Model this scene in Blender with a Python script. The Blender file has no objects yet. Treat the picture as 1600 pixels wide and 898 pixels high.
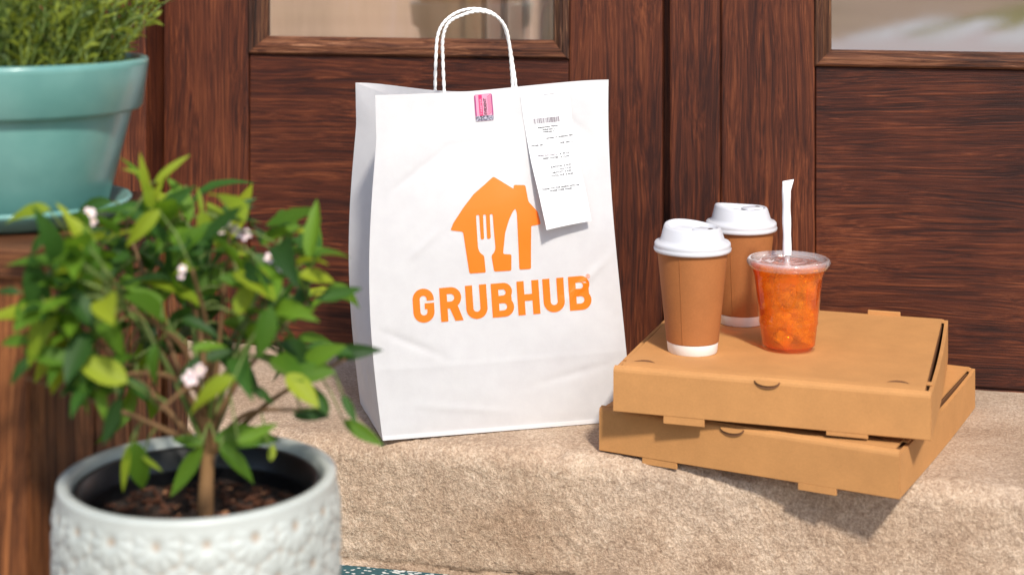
import bpy, bmesh, math, random
from mathutils import Vector, Matrix, noise, geometry
R = math.radians
random.seed(7)
SC = bpy.context.scene
COL = SC.collection
# ------------------------------------------------------------------ camera
FPX, CX, HZ, CAMH = 2475.0, 800.0, -80.0, 0.60      # focal length and horizon in photo pixels, eye height (m)
cam_d = bpy.data.cameras.new('camera'); cam = bpy.data.objects.new('camera', cam_d); COL.objects.link(cam)
cam.location = (0, 0, CAMH); cam.rotation_euler = (R(90), 0, 0)
cam_d.sensor_width = 36; cam_d.lens = FPX / 1600 * 36
cam_d.shift_y = -(449 - HZ) / 1600
cam_d.clip_start = 0.05; cam_d.clip_end = 500
cam_d.dof.use_dof = True; cam_d.dof.focus_distance = 2.0; cam_d.dof.aperture_fstop = 3.4
SC.camera = cam
# ------------------------------------------------------------------ world, sun, exposure
SUN_AZ, SUN_EL = 16, 46          # degrees right of straight behind the camera; height
sd = Vector((math.sin(R(SUN_AZ)) * math.cos(R(SUN_EL)), -math.cos(R(SUN_AZ)) * math.cos(R(SUN_EL)), math.sin(R(SUN_EL))))
w = bpy.data.worlds.new('World'); SC.world = w; w.use_nodes = True
wn = w.node_tree; bg = wn.nodes['Background']
sky = wn.nodes.new('ShaderNodeTexSky'); sky.sky_type = 'NISHITA'; sky.sun_disc = False
sky.sun_elevation = R(SUN_EL); sky.sun_rotation = math.atan2(sd.x, sd.y)
wn.links.new(sky.outputs[0], bg.inputs[0]); bg.inputs[1].default_value = 0.15
sl = bpy.data.lights.new('sun', 'SUN'); sl.energy = 3.5; sl.angle = R(5); sl.color = (1, .94, .84)
so = bpy.data.objects.new('sun', sl); COL.objects.link(so)
so.rotation_euler = (-sd).to_track_quat('-Z', 'Y').to_euler(); so.location = (2, -4, 5)
SC.view_settings.view_transform = 'Standard'; SC.view_settings.look = 'None'
SC.view_settings.exposure = 0.40; SC.view_settings.gamma = 1
SC.render.engine = 'CYCLES'
SC.cycles.use_denoising = True
SC.cycles.max_bounces = 14; SC.cycles.transmission_bounces = 12; SC.cycles.transparent_max_bounces = 16
SC.cycles.glossy_bounces = 6; SC.cycles.diffuse_bounces = 4

# ------------------------------------------------------------------ photo pixel -> place
def ray(px, py): return ((px - CX) / FPX, (HZ - py) / FPX)
def at(px, py, Y):
    a, b = ray(px, py); return Vector((a * Y, Y, CAMH + b * Y))
def onz(px, py, z):
    a, b = ray(px, py); return at(px, py, (z - CAMH) / b)
WA = 13.6; WP = Vector((-.238, 2.36, 0))            # wall yaw and a point of the wall foot
def wall_u(px):
    k = (px - CX) / FPX; c, s = math.cos(R(WA)), math.sin(R(WA))
    return (k * WP.y - WP.x) / (c + s * k)
def wall_world(u, y, z):
    c, s = math.cos(R(WA)), math.sin(R(WA))
    return Vector((WP.x + u * c + y * s, WP.y - u * s + y * c, z))

# ------------------------------------------------------------------ mesh helpers
def me(name, verts, faces):
    m = bpy.data.meshes.new(name); m.from_pydata([tuple(v) for v in verts], [], faces); m.update(); return m
def obj(name, mesh, mat=None, parent=None, smooth=False, loc=None, rotz=None):
    o = bpy.data.objects.new(name, mesh); COL.objects.link(o)
    if mesh is not None and mat is not None and len(mesh.materials) == 0: mesh.materials.append(mat)
    if mesh is not None and smooth: mesh.polygons.foreach_set('use_smooth', [True] * len(mesh.polygons))
    if parent is not None: o.parent = parent
    if loc is not None: o.location = loc
    if rotz is not None: o.rotation_euler = (0, 0, rotz)
    return o
def tag(o, label=None, cat=None, group=None, kind=None):
    if label: o['label'] = label
    if cat: o['category'] = cat
    if group: o['group'] = group
    if kind: o['kind'] = kind
    return o
def thing(name, label, cat, loc=(0, 0, 0), rotz=0, group=None):
    o = bpy.data.objects.new(name, None); COL.objects.link(o); o.empty_display_size = .05
    o.location = loc; o.rotation_euler = (0, 0, rotz)
    return tag(o, label, cat, group)
def bm_mesh(bm, name):
    m = bpy.data.meshes.new(name); bmesh.ops.recalc_face_normals(bm, faces=bm.faces); bm.to_mesh(m); bm.free(); return m
def add_box(bm, x0, x1, y0, y1, z0, z1, bev=0, seg=2):
    r = bmesh.ops.create_cube(bm, size=1)
    vs = r['verts']
    for v in vs:
        v.co = Vector((x0 + (v.co.x + .5) * (x1 - x0), y0 + (v.co.y + .5) * (y1 - y0), z0 + (v.co.z + .5) * (z1 - z0)))
    if bev:
        es = list({e for v in vs for e in v.link_edges})
        bmesh.ops.bevel(bm, geom=es, offset=bev, segments=seg, affect='EDGES', profile=.5)
def box(name, x0, x1, y0, y1, z0, z1, mat, parent=None, bev=.002, seg=2):
    bm = bmesh.new(); add_box(bm, x0, x1, y0, y1, z0, z1, bev, seg)
    return obj(name, bm_mesh(bm, name), mat, parent)
def lathe(name, prof, n=64, closed=False, fn=None):
    vs, fs = [], []
    for r, z in prof:
        for i in range(n):
            a = 2 * math.pi * i / n; v = Vector((r * math.cos(a), r * math.sin(a), z))
            vs.append(fn(v, a) if fn else v)
    m = len(prof)
    for j in range(m if closed else m - 1):
        k = (j + 1) % m
        for i in range(n):
            i2 = (i + 1) % n; fs.append((j * n + i, j * n + i2, k * n + i2, k * n + i))
    bm = bmesh.new(); mm = me(name, vs, fs); bm.from_mesh(mm); bpy.data.meshes.remove(mm)
    bmesh.ops.remove_doubles(bm, verts=bm.verts, dist=1e-6)
    return bm_mesh(bm, name)
def tube_into(vs, fs, pts, rads, n=8, cap=True):
    pts = [Vector(p) for p in pts]; base = len(vs)
    t0 = (pts[1] - pts[0]).normalized()
    up = t0.orthogonal().normalized()
    for i, p in enumerate(pts):
        t = ((pts[min(i + 1, len(pts) - 1)] - pts[max(i - 1, 0)])).normalized()
        up = (up - t * up.dot(t)).normalized(); sd_ = t.cross(up)
        r = rads[i] if hasattr(rads, '__len__') else rads
        for k in range(n):
            a = 2 * math.pi * k / n; vs.append(p + (up * math.cos(a) + sd_ * math.sin(a)) * r)
    for i in range(len(pts) - 1):
        for k in range(n):
            k2 = (k + 1) % n; fs.append((base + i * n + k, base + i * n + k2, base + (i + 1) * n + k2, base + (i + 1) * n + k))
    if cap:
        fs.append(tuple(base + k for k in reversed(range(n)))); e = base + (len(pts) - 1) * n
        fs.append(tuple(e + k for k in range(n)))
def tube(name, pts, rads, n=8):
    vs, fs = [], []; tube_into(vs, fs, pts, rads, n); return me(name, vs, fs)
def catmull(P, n=8):
    P = [Vector(p) for p in P]; out = []
    for i in range(len(P) - 1):
        a, b, c, d = P[max(i - 1, 0)], P[i], P[i + 1], P[min(i + 2, len(P) - 1)]
        for k in range(n):
            t = k / n
            out.append(.5 * ((2 * b) + (c - a) * t + (2 * a - 5 * b + 4 * c - d) * t * t + (3 * b - a - 3 * c + d) * t ** 3))
    out.append(P[-1]); return out
def grid(nu, nv, fn):
    vs = [fn(i / nu, j / nv) for j in range(nv + 1) for i in range(nu + 1)]
    fs = [(j * (nu + 1) + i, j * (nu + 1) + i + 1, (j + 1) * (nu + 1) + i + 1, (j + 1) * (nu + 1) + i) for j in range(nv) for i in range(nu)]
    return vs, fs
def smooth(a, b, x):
    t = min(1, max(0, (x - a) / (b - a))); return t * t * (3 - 2 * t)

# ------------------------------------------------------------------ material helpers
class NT:
    def __init__(s, name):
        s.m = bpy.data.materials.new(name); s.m.use_nodes = True; s.t = s.m.node_tree
        s.bsdf = s.t.nodes['Principled BSDF']; s.out = s.t.nodes['Material Output']
    def n(s, typ, ins=None, **props):
        nd = s.t.nodes.new('ShaderNode' + typ)
        for k, v in props.items(): setattr(nd, k, v)
        for k, v in (ins or {}).items(): s.set(nd.inputs[k], v)
        return nd
    def set(s, sock, v):
        if isinstance(v, bpy.types.NodeSocket): s.t.links.new(v, sock)
        elif isinstance(v, bpy.types.Node): s.t.links.new(v.outputs[0], sock)
        else:
            if hasattr(sock.default_value, '__len__') and len(sock.default_value) == 4 and len(v) == 3: v = (*v, 1)
            sock.default_value = v
    def p(s, **kw):
        for k, v in kw.items(): s.set(s.bsdf.inputs[k.replace('_', ' ')], v)
        return s.m
    def ramp(s, fac, stops, interp='LINEAR'):
        nd = s.n('ValToRGB', {0: fac}); cr = nd.color_ramp; cr.interpolation = interp
        while len(cr.elements) < len(stops): cr.elements.new(.5)
        for e, (p, c) in zip(cr.elements, stops): e.position = p; e.color = (*c, 1) if len(c) == 3 else c
        return nd.outputs[0]
    def coord(s, kind='Object'): return s.n('TexCoord').outputs[kind]
    def map(s, v, scale=(1, 1, 1), loc=(0, 0, 0), rot=(0, 0, 0)):
        return s.n('Mapping', {0: v, 1: loc, 2: rot, 3: scale}).outputs[0]
    def noise(s, v, scale, detail=4, rough=.55, dist=0):
        return s.n('TexNoise', {'Vector': v, 'Scale': scale, 'Detail': detail, 'Roughness': rough, 'Distortion': dist}).outputs[0]
    def math(s, op, a, b=0.0):
        return s.n('Math', {0: a, 1: b}, operation=op).outputs[0]
    def mix(s, fac, a, b, mode='MIX'):
        nd = s.n('Mix', None, data_type='RGBA', blend_type=mode)
        s.set(nd.inputs[0], fac); s.set(nd.inputs[6], a); s.set(nd.inputs[7], b); return nd.outputs[2]
    def bump(s, h, strength=.3, dist=.002, normal=None):
        i = {'Height': h, 'Strength': strength, 'Distance': dist}
        if normal is not None: i['Normal'] = normal
        return s.n('Bump', i).outputs[0]
def plain(name, col, rough=.5, **kw):
    t = NT(name); return t.p(Base_Color=col, Roughness=rough, **kw)

def wood(name, axis, dark, mid, light, scale=1.0, wear=.5, rough=.5):
    t = NT(name); c = t.coord()
    off = t.n('ObjectInfo').outputs['Random']
    sh = t.n('VectorMath', {0: c, 1: t.n('CombineXYZ', {0: t.math('MULTIPLY', off, 7.0), 1: 0.0, 2: t.math('MULTIPLY', off, 5.0)}).outputs[0]}, operation='ADD').outputs[0]
    st = {'z': (1, 1, .16), 'x': (.16, 1, 1)}[axis]
    big = t.n('TexNoise', {'Vector': t.map(sh, st), 'Scale': 9 * scale, 'Detail': 3, 'Roughness': .5}).outputs['Color']
    warp = t.n('VectorMath', {0: t.n('VectorMath', {0: big, 1: (-.5, -.5, -.5)}, operation='ADD').outputs[0], 'Scale': .075}, operation='SCALE').outputs[0]
    v = t.n('VectorMath', {0: sh, 1: warp}, operation='ADD').outputs[0]
    def st_(a, b): return {'z': (a, a, b), 'x': (b, a, a)}[axis]
    g1 = t.noise(t.map(v, st_(215, .5)), scale, 6, .70)          # growth rings
    g2 = t.noise(t.map(v, st_(600, 2.4)), scale, 4, .65)           # fibres
    g3 = t.noise(t.map(sh, st_(900, 15)), scale, 3, .6)          # pores
    pt = t.noise(sh, 4 * scale, 4, .55)
    a = t.math('ADD', t.math('MULTIPLY', g1, .55), t.math('MULTIPLY', g2, .45))
    gw = t.noise(t.map(v, st_(26, .7)), scale, 3, .5)            # broad figure
    a = t.math('ADD', a, t.math('ADD', t.math('MULTIPLY', t.math('SUBTRACT', pt, .5), .30), t.math('MULTIPLY', t.math('SUBTRACT', gw, .5), .22)))
    col = t.ramp(a, [(.40, dark), (.51, mid), (.63, light)])
    pores = t.ramp(g3, [(.42, (.30, .26, .25)), (.56, (1, 1, 1))])
    col = t.mix(.62, col, pores, 'MULTIPLY')
    wr = t.math('MULTIPLY', t.ramp(t.math('ADD', t.math('MULTIPLY', g2, .6), t.math('MULTIPLY', pt, .4)), [(.58, (0, 0, 0)), (.72, (1, 1, 1))]), wear)
    col = t.mix(wr, col, (min(1, light[0] * 1.5), light[1] * 1.8, light[2] * 2.2))
    h = t.math('ADD', t.math('ADD', t.math('MULTIPLY', g2, .6), t.math('MULTIPLY', g3, .4)), t.math('MULTIPLY', g1, .5))
    rg = t.ramp(g1, [(.3, (rough + .15,) * 3), (.7, (rough - .06,) * 3)])
    return t.p(Base_Color=col, Roughness=rg, Normal=t.bump(h, .5, .0016), Specular_IOR_Level=.3)
WD, WM, WL = (.024, .0050, .0026), (.080, .0172, .0062), (.180, .048, .0165)
M_woodV = wood('stained_wood_upright', 'z', (.034, .0076, .0036), (.100, .0235, .0085), (.205, .058, .0205))
M_woodH = wood('stained_wood_level', 'x', WD, WM, WL)
M_woodB = wood('worn_bead_wood', 'x', (.03, .009, .0045), (.11, .036, .015), (.27, .11, .05), wear=.9)
M_woodBV = wood('worn_bead_wood_upright', 'z', (.02, .008, .005), (.09, .033, .016), (.24, .11, .05), wear=.7)
M_woodS = wood('stand_wood', 'z', (.04, .013, .005), (.19, .062, .018), (.40, .15, .05), wear=.4, rough=.55)
M_woodSH = wood('stand_wood_level', 'x', (.02, .007, .003), (.11, .038, .013), (.27, .105, .04), wear=.4, rough=.55)

def concrete(name, dark, mid, light, rough_front=True):
    t = NT(name); c = t.coord()
    n1 = t.noise(c, 9, 5, .6); n2 = t.noise(c, 130, 5, .75); n3 = t.noise(c, 330, 4, .7); n4 = t.noise(c, 2.2, 3, .5)
    a = t.math('ADD', t.math('MULTIPLY', n1, .26), t.math('ADD', t.math('MULTIPLY', n2, .34), t.math('MULTIPLY', n3, .40)))
    col = t.ramp(a, [(.36, dark), (.5, mid), (.63, light)])
    warm = t.ramp(t.math('ADD', t.math('MULTIPLY', n4, .6), t.math('MULTIPLY', t.noise(c, 7.5, 5, .65, .8), .4)), [(.36, (.80, .70, .60)), (.50, (1.0, .96, .91)), (.62, (1.0, 1.0, 1.0))])
    col = t.mix(.8, col, warm, 'MULTIPLY')
    spk = t.ramp(t.noise(c, 270, 3, .6), [(.36, (1.25, 1.22, 1.18)), (.46, (1, 1, 1)), (.56, (.96, .95, .94)), (.66, (.42, .35, .30))])
    col = t.mix(.42, col, spk, 'MULTIPLY')
    h = t.math('ADD', t.math('MULTIPLY', n2, .7), n3)
    return t.p(Base_Color=col, Roughness=.95, Normal=t.bump(h, .9, .0034), Specular_IOR_Level=.2)
M_step = concrete('rough_concrete', (.27, .185, .13), (.49, .365, .27), (.74, .60, .47))
M_ground = concrete('paving_concrete', (.20, .15, .12), (.33, .26, .21), (.46, .38, .31))

def kraft(name, base, var=.18, fib=1.0):
    t = NT(name); c = t.coord()
    n1 = t.noise(c, 22, 4, .6); n2 = t.noise(t.map(c, (1, 1, 1), rot=(.4, .3, .8)), 420, 3, .7); n3 = t.noise(t.map(c, (30, 200, 200)), 4, 2, .5)
    a = t.math('ADD', t.math('MULTIPLY', n1, .5), t.math('ADD', t.math('MULTIPLY', n2, .35 * fib), t.math('MULTIPLY', n3, .15)))
    b = Vector(base)
    col = t.ramp(a, [(.35, tuple(b * (1 - var))), (.62, tuple(b * (1 + var)))])
    return t.p(Base_Color=col, Roughness=.72, Normal=t.bump(n2, .12, .0006), Specular_IOR_Level=.3)
M_kraft = kraft('kraft_cardboard', (.475, .228, .078), .10)
M_kraftshade = kraft('cut_cardboard', (.16, .07, .03))  # kraft darkened: shade inside slits and gaps put into the colour
M_cup = kraft('kraft_cup_paper', (.35, .128, .039), .12)
M_white = plain('white_paper_band', (.82, .80, .77), .6)
M_cuplid = plain('white_plastic_lid', (.58, .58, .61), .36, Subsurface_Weight=.0)

t = NT('white_bag_paper'); c = t.coord()
vr = t.n('TexVoronoi', {'Vector': t.n('VectorMath', {0: c, 1: t.n('VectorMath', {0: t.n('TexNoise', {'Vector': c, 'Scale': 9.0}).outputs['Color'], 'Scale': .06}, operation='SCALE').outputs[0]}, operation='ADD').outputs[0], 'Scale': 11.0}, feature='SMOOTH_F1')
hb = t.math('ADD', t.math('ADD', t.math('MULTIPLY', t.noise(t.map(c, (1, 1, .6)), 12, 4, .5), .9), t.math('MULTIPLY', vr.outputs['Distance'], .55)), t.math('MULTIPLY', t.noise(c, 420, 2, .6), .05))
col = t.ramp(t.noise(c, 60, 4, .6), [(.3, (.78, .77, .785)), (.7, (.83, .825, .835))])
M_bag = t.p(Base_Color=col, Roughness=.62, Normal=t.bump(hb, .35, .006), Specular_IOR_Level=.3)
tr = t.n('BsdfTranslucent', {0: (.8, .77, .75)})
mx = t.n('MixShader', {0: .34, 1: t.bsdf.outputs[0], 2: tr}); t.t.links.new(mx.outputs[0], t.out.inputs[0])
M_orange = plain('orange_print_ink', (.95, .175, .003), .5)
M_cord = plain('white_twisted_cord', (.85, .83, .80), .7)
M_receipt = plain('thermal_receipt_paper', (.80, .80, .81), .45)
M_ink = plain('grey_thermal_ink', (.025, .02, .025), .6)
M_inkpale = plain('faint_thermal_ink', (.15, .11, .14), .6)
M_pinkpale = plain('pale_pink_sticker', (.72, .28, .40), .4)
M_magenta = plain('magenta_sticker_ink', (.68, .02, .13), .4)
M_purple = plain('plum_sticker_ink', (.30, .03, .16), .4)
M_black = plain('black_sticker_ink', (.02, .015, .02), .4)
t = NT('silver_hologram_foil')
M_foil = t.p(Base_Color=t.ramp(t.noise(t.coord(), 420, 3, .7), [(.4, (.06, .05, .08)), (.6, (.55, .5, .58))]), Metallic=.6, Roughness=.3)
M_staple = plain('steel_staple', (.45, .43, .44), .35, Metallic=.9)

# glass with a reflective coat
t = NT('coated_door_glass')
c = t.coord()
smear = t.ramp(t.noise(t.map(c, (3, 3, 1)), 6, 5, .6), [(.3, (.015,) * 3), (.7, (.05,) * 3)])
gl = t.n('BsdfGlossy', {'Color': (.80, .76, .72, 1), 'Roughness': smear}, distribution='GGX')
df = t.n('BsdfDiffuse', {'Color': (.22, .20, .19, 1)})
tp = t.n('BsdfTransparent', {'Color': (.88, .86, .84, 1)})
m1 = t.n('MixShader', {0: .10, 1: tp, 2: df}); m2 = t.n('MixShader', {0: .42, 1: m1, 2: gl})
t.t.links.new(m2.outputs[0], t.out.inputs[0]); M_glass = t.m
# clear PET
def sheen(t, f0):      # thin-wall reflectance, the same from both sides
    f = t.n('LayerWeight', {'Blend': .5}).outputs['Facing']
    return t.math('ADD', f0, t.math('MULTIPLY', t.math('POWER', f, 4.0), .75))
def clear(name, tint, rough=.05, diff=.05, k=1.0):
    t = NT(name)
    fr = sheen(t, .05); tp = t.n('BsdfTransparent', {'Color': (*tint, 1)}); g = t.n('BsdfGlossy', {'Color': (1, 1, 1, 1), 'Roughness': rough})
    d = t.n('BsdfDiffuse', {'Color': (.85, .85, .87, 1)})
    a = t.n('MixShader', {0: diff, 1: tp, 2: d})
    b = t.n('MixShader', {0: t.math('MINIMUM', t.math('MULTIPLY', fr, k), 1.0), 1: a, 2: g}); t.t.links.new(b.outputs[0], t.out.inputs[0]); return t.m
M_pet = clear('clear_cup_plastic', (.99, .985, .98), .04, .008, .9)
M_petlid = clear('clear_lid_plastic', (.97, .96, .95), .10, .20, 1.5)
t = NT('iced_tea'); c = t.coord()
tn = t.noise(t.map(c, (1, 1, .6)), 40, 3, .5, .4)
tp = t.n('BsdfTransparent', {'Color': (1, .52, .075, 1)})
dd = t.n('BsdfDiffuse', {'Color': t.ramp(tn, [(.30, (1.0, .15, .004)), (.50, (1.0, .24, .008)), (.70, (1.0, .36, .016))])})
a2 = t.n('MixShader', {0: t.ramp(tn, [(.36, (.36,) * 3), (.64, (.14,) * 3)]), 1: tp, 2: dd})
gg = t.n('BsdfGlossy', {'Roughness': .05}); a3 = t.n('MixShader', {0: t.math('MULTIPLY', sheen(t, .03), .5), 1: a2, 2: gg})
t.t.links.new(a3.outputs[0], t.out.inputs[0]); M_tea = t.m
t = NT('cloudy_ice'); c = t.coord()
ic = t.ramp(t.noise(c, 120, 3, .6), [(.35, (.92, .78, .55)), (.62, (1.0, 1.0, .97))])
gq = t.n('BsdfGlossy', {'Roughness': .08}); dq = t.n('BsdfTranslucent', {'Color': ic}); df = t.n('BsdfDiffuse', {'Color': ic})
m1 = t.n('MixShader', {0: .7, 1: dq, 2: df}); m2 = t.n('MixShader', {0: t.ramp(t.noise(c, 90, 3, .6), [(.40, (.08,) * 3), (.62, (.55,) * 3)]), 1: t.n('BsdfTransparent', {'Color': (1, .97, .93, 1)}), 2: m1}); mq = t.n('MixShader', {0: .10, 1: m2, 2: gq}); t.t.links.new(mq.outputs[0], t.out.inputs[0]); M_ice = t.m
M_straw = clear('clear_straw_plastic', (.92, .91, .92), .1, .25, 1.5)
M_wrap = plain('white_straw_wrapper', (.86, .86, .88), .6)

# ------------------------------------------------------------------ setting: ground, garden beyond the camera, step
LOW = -0.158
GR = plain  # short name
t = NT('lawn_grass'); c = t.coord()
M_lawn = t.p(Base_Color=t.ramp(t.noise(c, 1.3, 5, .7), [(.3, (.20, .19, .03)), (.7, (.50, .42, .10))]), Roughness=.9)
gm = me('ground', [(-150, -150, LOW), (150, -150, LOW), (150, 150, LOW), (-150, 150, LOW)], [(0, 1, 2, 3)])
tag(obj('ground', gm, M_lawn), kind='structure')
pm = me('patio', [(-6, -3.2, LOW + .004), (8, -3.2, LOW + .004), (8, 4, LOW + .004), (-6, 4, LOW + .004)], [(0, 1, 2, 3)])
tag(obj('patio', pm, M_ground), kind='structure')
M_path = plain('pale_gravel_path', (.86, .74, .72), .9)
def sheet(name, pts, mat, z): return tag(obj(name, me(name, [(x, y, LOW + z) for x, y in pts], [tuple(range(len(pts)))]), mat), kind='structure')
t = NT('tan_gravel_drive'); c = t.coord()
M_tanground = t.p(Base_Color=t.ramp(t.noise(c, .55, 4, .6), [(.3, (.42, .29, .17)), (.52, (.66, .45, .31)), (.7, (.52, .40, .22))]), Roughness=.95)
sheet('drive', [(-40, -3.2), (-6, -3.2), (-2.2, -4.2), (-3.2, -40), (-60, -60), (-60, -3.2)], M_tanground, .002)  # unseen sheet added to brighten the tan reflection in the left glass
for i_, (xx, w_) in enumerate(((-2.55, .36), (-2.0, .34), (-1.42, .5))): sheet('walkway', [(xx, -8.6), (xx + w_, -8.6), (xx + w_ * .9 - .2, -13.0), (xx - .25, -13.0)], plain('white_paving', (.92, .90, .90), .8), .006)  # unseen strips added to reflect as white blobs in the right glass
sheet('path', [(-2.2, -4.2), (5, -3.2), (5, -5.6), (.2, -7.8), (-.5, -11), (-1.4, -11.5), (-2.6, -8.2)], M_path, .004)
STEP_D = 0.373          # flat depth in front of the door, then a rounded worn nose
def step_point(u, s):
    """s: 0 at the door foot, runs forward over the nose and down the riser; local door frame"""
    rad = .027; flat = STEP_D; arc = rad * math.pi / 2 * .95
    if s < flat + .05:
        y, z, ny, nz = -(s - .05), 0.0, 0, 1
    elif s < flat + .05 + arc:
        a = (s - flat - .05) / rad; y = -(flat + rad * math.sin(a)); z = -rad * (1 - math.cos(a)); ny, nz = -math.sin(a), math.cos(a)
    else:
        a = arc / rad; q = s - flat - .05 - arc
        y = -(flat + rad * math.sin(a)) - q * math.cos(a); z = -rad * (1 - math.cos(a)) - q * math.sin(a); ny, nz = -math.sin(a), math.cos(a)
    rough = smooth(flat - .03, flat + .07, s)
    p = Vector((u * 1.0, y, z))
    q = Vector((u, s, 0))
    chip = noise.noise(q * 14 + Vector((7, 7, 0)))
    d = (-.006 * smooth(.22, .5, chip) * math.exp(-((s - STEP_D - .065) / .022) ** 2) + noise.noise(q * 9) * .0016 + noise.noise(q * 30 + Vector((3, 1, 0))) * .0008) * rough
    d += noise.noise(q * 80) * .0011 * rough * (.6 + .8 * smooth(-.2, .3, noise.noise(q * 5))) + noise.noise(q * 185 + Vector((0, 0, 4))) * .0017 * rough + noise.noise(q * 60 + Vector((9, 0, 0))) * .00035
    d -= .0012 * rough
    d = min(d, .0004) if rough < .02 else d
    crack = 0
    if z < -.10:
        yc = -.143 + .006 * noise.noise(Vector((u * 9, 0, 2))) + .003 * noise.noise(Vector((u * 40, 1, 2)))
        crack = -.006 * math.exp(-((z - yc) / .0022) ** 2) * smooth(-.1, .25, noise.noise(Vector((u * 3, 5, 1))) + .25)
        d += crack
    return Vector((p.x, y + ny * d, z + nz * d))
us = [-1.6 + i * .05 for i in range(20)] ; us = [u for u in us if u < -.52] + [-.52 + i * .0034 for i in range(int(1.62 / .0034))]
last = us[-1]; us += [last + .05 * (i + 1) for i in range(20)]
smax = .05 + STEP_D + .027 * math.pi / 2 * .95 + .135
ss = [i * .012 for i in range(int((STEP_D - .04) / .012))]
while ss[-1] < smax: ss.append(ss[-1] + .0032)
vs = [step_point(u, s) for s in ss for u in us]; nu = len(us)
fs = [(j * nu + i, (j + 1) * nu + i, (j + 1) * nu + i + 1, j * nu + i + 1) for j in range(len(ss) - 1) for i in range(nu - 1)]
WR = -R(WA)
step = obj('door_step', me('door_step', vs, fs), M_step, None, True, WP, WR); tag(step, kind='structure')

# ------------------------------------------------------------------ doors and frame (local frame: x along the wall, y into it, z up)
U = wall_u
ZG = .467                       # bottom edge of the glazing
def z_at(px, py):
    Y = wall_world(U(px), 0, 0).y; return CAMH - (py - HZ) / FPX * Y
DTOP = 2.06
def bead(name, p0, p1, wdt, inward, mat, parent):
    """stepped glazing bead from p0 to p1 (x,z); inward = unit vector toward the glass"""
    prof = [(0, .002), (0, -.0015), (.003, -.004), (wdt * .30, -.004), (wdt * .36, -.001), (wdt * .5, -.001), (wdt * .8, .008), (wdt * .86, .008), (wdt, .014), (wdt, .024), (0, .024)]
    p0, p1 = Vector(p0), Vector(p1); d = (p1 - p0).normalized(); iw = Vector(inward)
    vs = []
    for p, sgn in ((p0, 1), (p1, -1)):
        for a, y in prof:
            q = p + iw * a + d * a * sgn
            vs.append((q.x, y, q.y))
    n = len(prof); fs = [(i, (i + 1) % n, n + (i + 1) % n, n + i) for i in range(n)] + [tuple(range(n)), tuple(range(n, 2 * n))]
    bm = bmesh.new(); mm = me(name, vs, fs); bm.from_mesh(mm)
    return obj(name, bm_mesh(bm, name), mat, parent)
def make_door(label, x0, xs0, xs1, x1, bw, zb):
    d = thing('wooden_door', label, 'door', WP, WR)
    box('stile', x0, xs0, 0, .045, .004, DTOP, M_woodV, d, .0025)
    box('stile', xs1, x1, 0, .045, .004, DTOP, M_woodV, d, .0025)
    zr = zb - bw
    box('bottom_rail', xs0 + .0008, xs1 - .0008, .0025, .043, .0045, zr - .0006, M_woodH, d, .002)
    box('top_rail', xs0 + .0008, xs1 - .0008, .0025, .043, 1.93, DTOP - .001, M_woodH, d, .002)
    zt = 1.93
    bead('glazing_bead', (xs0, zr), (xs1, zr), bw, (0, 1), M_woodB, d)
    bead('glazing_bead', (xs0, zt), (xs1, zt), bw, (0, -1), M_woodB, d)
    bead('glazing_bead', (xs0, zr), (xs0, zt), bw, (1, 0), M_woodBV, d)
    bead('glazing_bead', (xs1, zr), (xs1, zt), bw, (-1, 0), M_woodBV, d)
    obj('glass_pane', me('glass_pane', [(xs0 + .006, .018, zr + .006), (xs1 - .006, .018, zr + .006), (xs1 - .006, .018, zt - .006), (xs0 + .006, .018, zt - .006)], [(0, 1, 2, 3)]), M_glass, d)
    return d
xa, xb, xc, xd = U(255), U(388), U(889), U(1035)
DL = make_door('dark stained wooden door leaf behind the white paper bag', xa, xb, xc, xd, .026, ZG)
xe, xf, xg = U(1047), U(1125.5), U(1273)
DR = make_door('dark stained wooden door leaf behind the cups and cardboard boxes', xf + .0008, xg, xg + .50, xg + .64, .022, z_at(1295, 79))
box('astragal', xe, xf, -.006, .045, .004, DTOP, M_woodV, DR, .003)
# door frame
FRM = thing('door_frame', 'dark wooden jambs and head framing the double door', 'door frame', WP, WR)
box('jamb', xa - .065, xa - .004, -.05, .12, 0.001, DTOP + .06, M_woodV, FRM, .003)
box('jamb', xg + .644, xg + .71, -.05, .12, 0.001, DTOP + .06, M_woodV, FRM, .003)
box('head', xa - .004, xg + .644, -.05, .12, DTOP + .004, DTOP + .06, M_woodH, FRM, .003)
box('threshold', xa - .004, xg + .644, .006, .12, -.02, .0035, M_woodH, FRM, .001)
box('stop', xd - .004, xe + .004, .02, .05, .004, DTOP, M_woodV, FRM, .001)
M_wall = plain('cream_render', (.42, .30, .20), .9)
HW = thing('house_wall', 'reddish brown boarded house wall around the double door', 'wall', WP, WR)
M_wallw = M_woodV
def plank_wall(x0, x1, z0, z1):
    x = x0
    while x < x1 - .01:
        box('plank', x + .002, min(x + .16, x1) - .002, -.03, .02, z0, z1, M_wallw, HW, .003); x += .16
plank_wall(xa - .065 - 1.44, xa - .067, LOW + .002, 2.9)
plank_wall(xg + .712, xg + .712 + 1.28, LOW + .002, 2.9)
plank_wall(xa - .065, xg + .71, DTOP + .065, 2.9)
box('backing', xa - 1.6, xa - .068, .0205, .12, LOW + .002, 2.9, M_wall, HW, 0)
box('backing', xg + .713, xg + 2.1, .0205, .12, LOW + .002, 2.9, M_wall, HW, 0)
box('backing', xa - .067, xg + .712, .0205, .12, DTOP + .062, 2.9, M_wall, HW, 0)
# the dim hallway behind the glass
bm = bmesh.new(); add_box(bm, xa - .6, xg + 1.2, .13, 3.2, .002, 2.6); 
bmesh.ops.delete(bm, geom=[f for f in bm.faces if f.calc_center_median().y < .2], context='FACES')
tag(obj('hallway', bm_mesh(bm, 'hallway'), plain('hall_plaster', (.30, .24, .19), .9), None, False, WP, WR), kind='structure')

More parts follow.
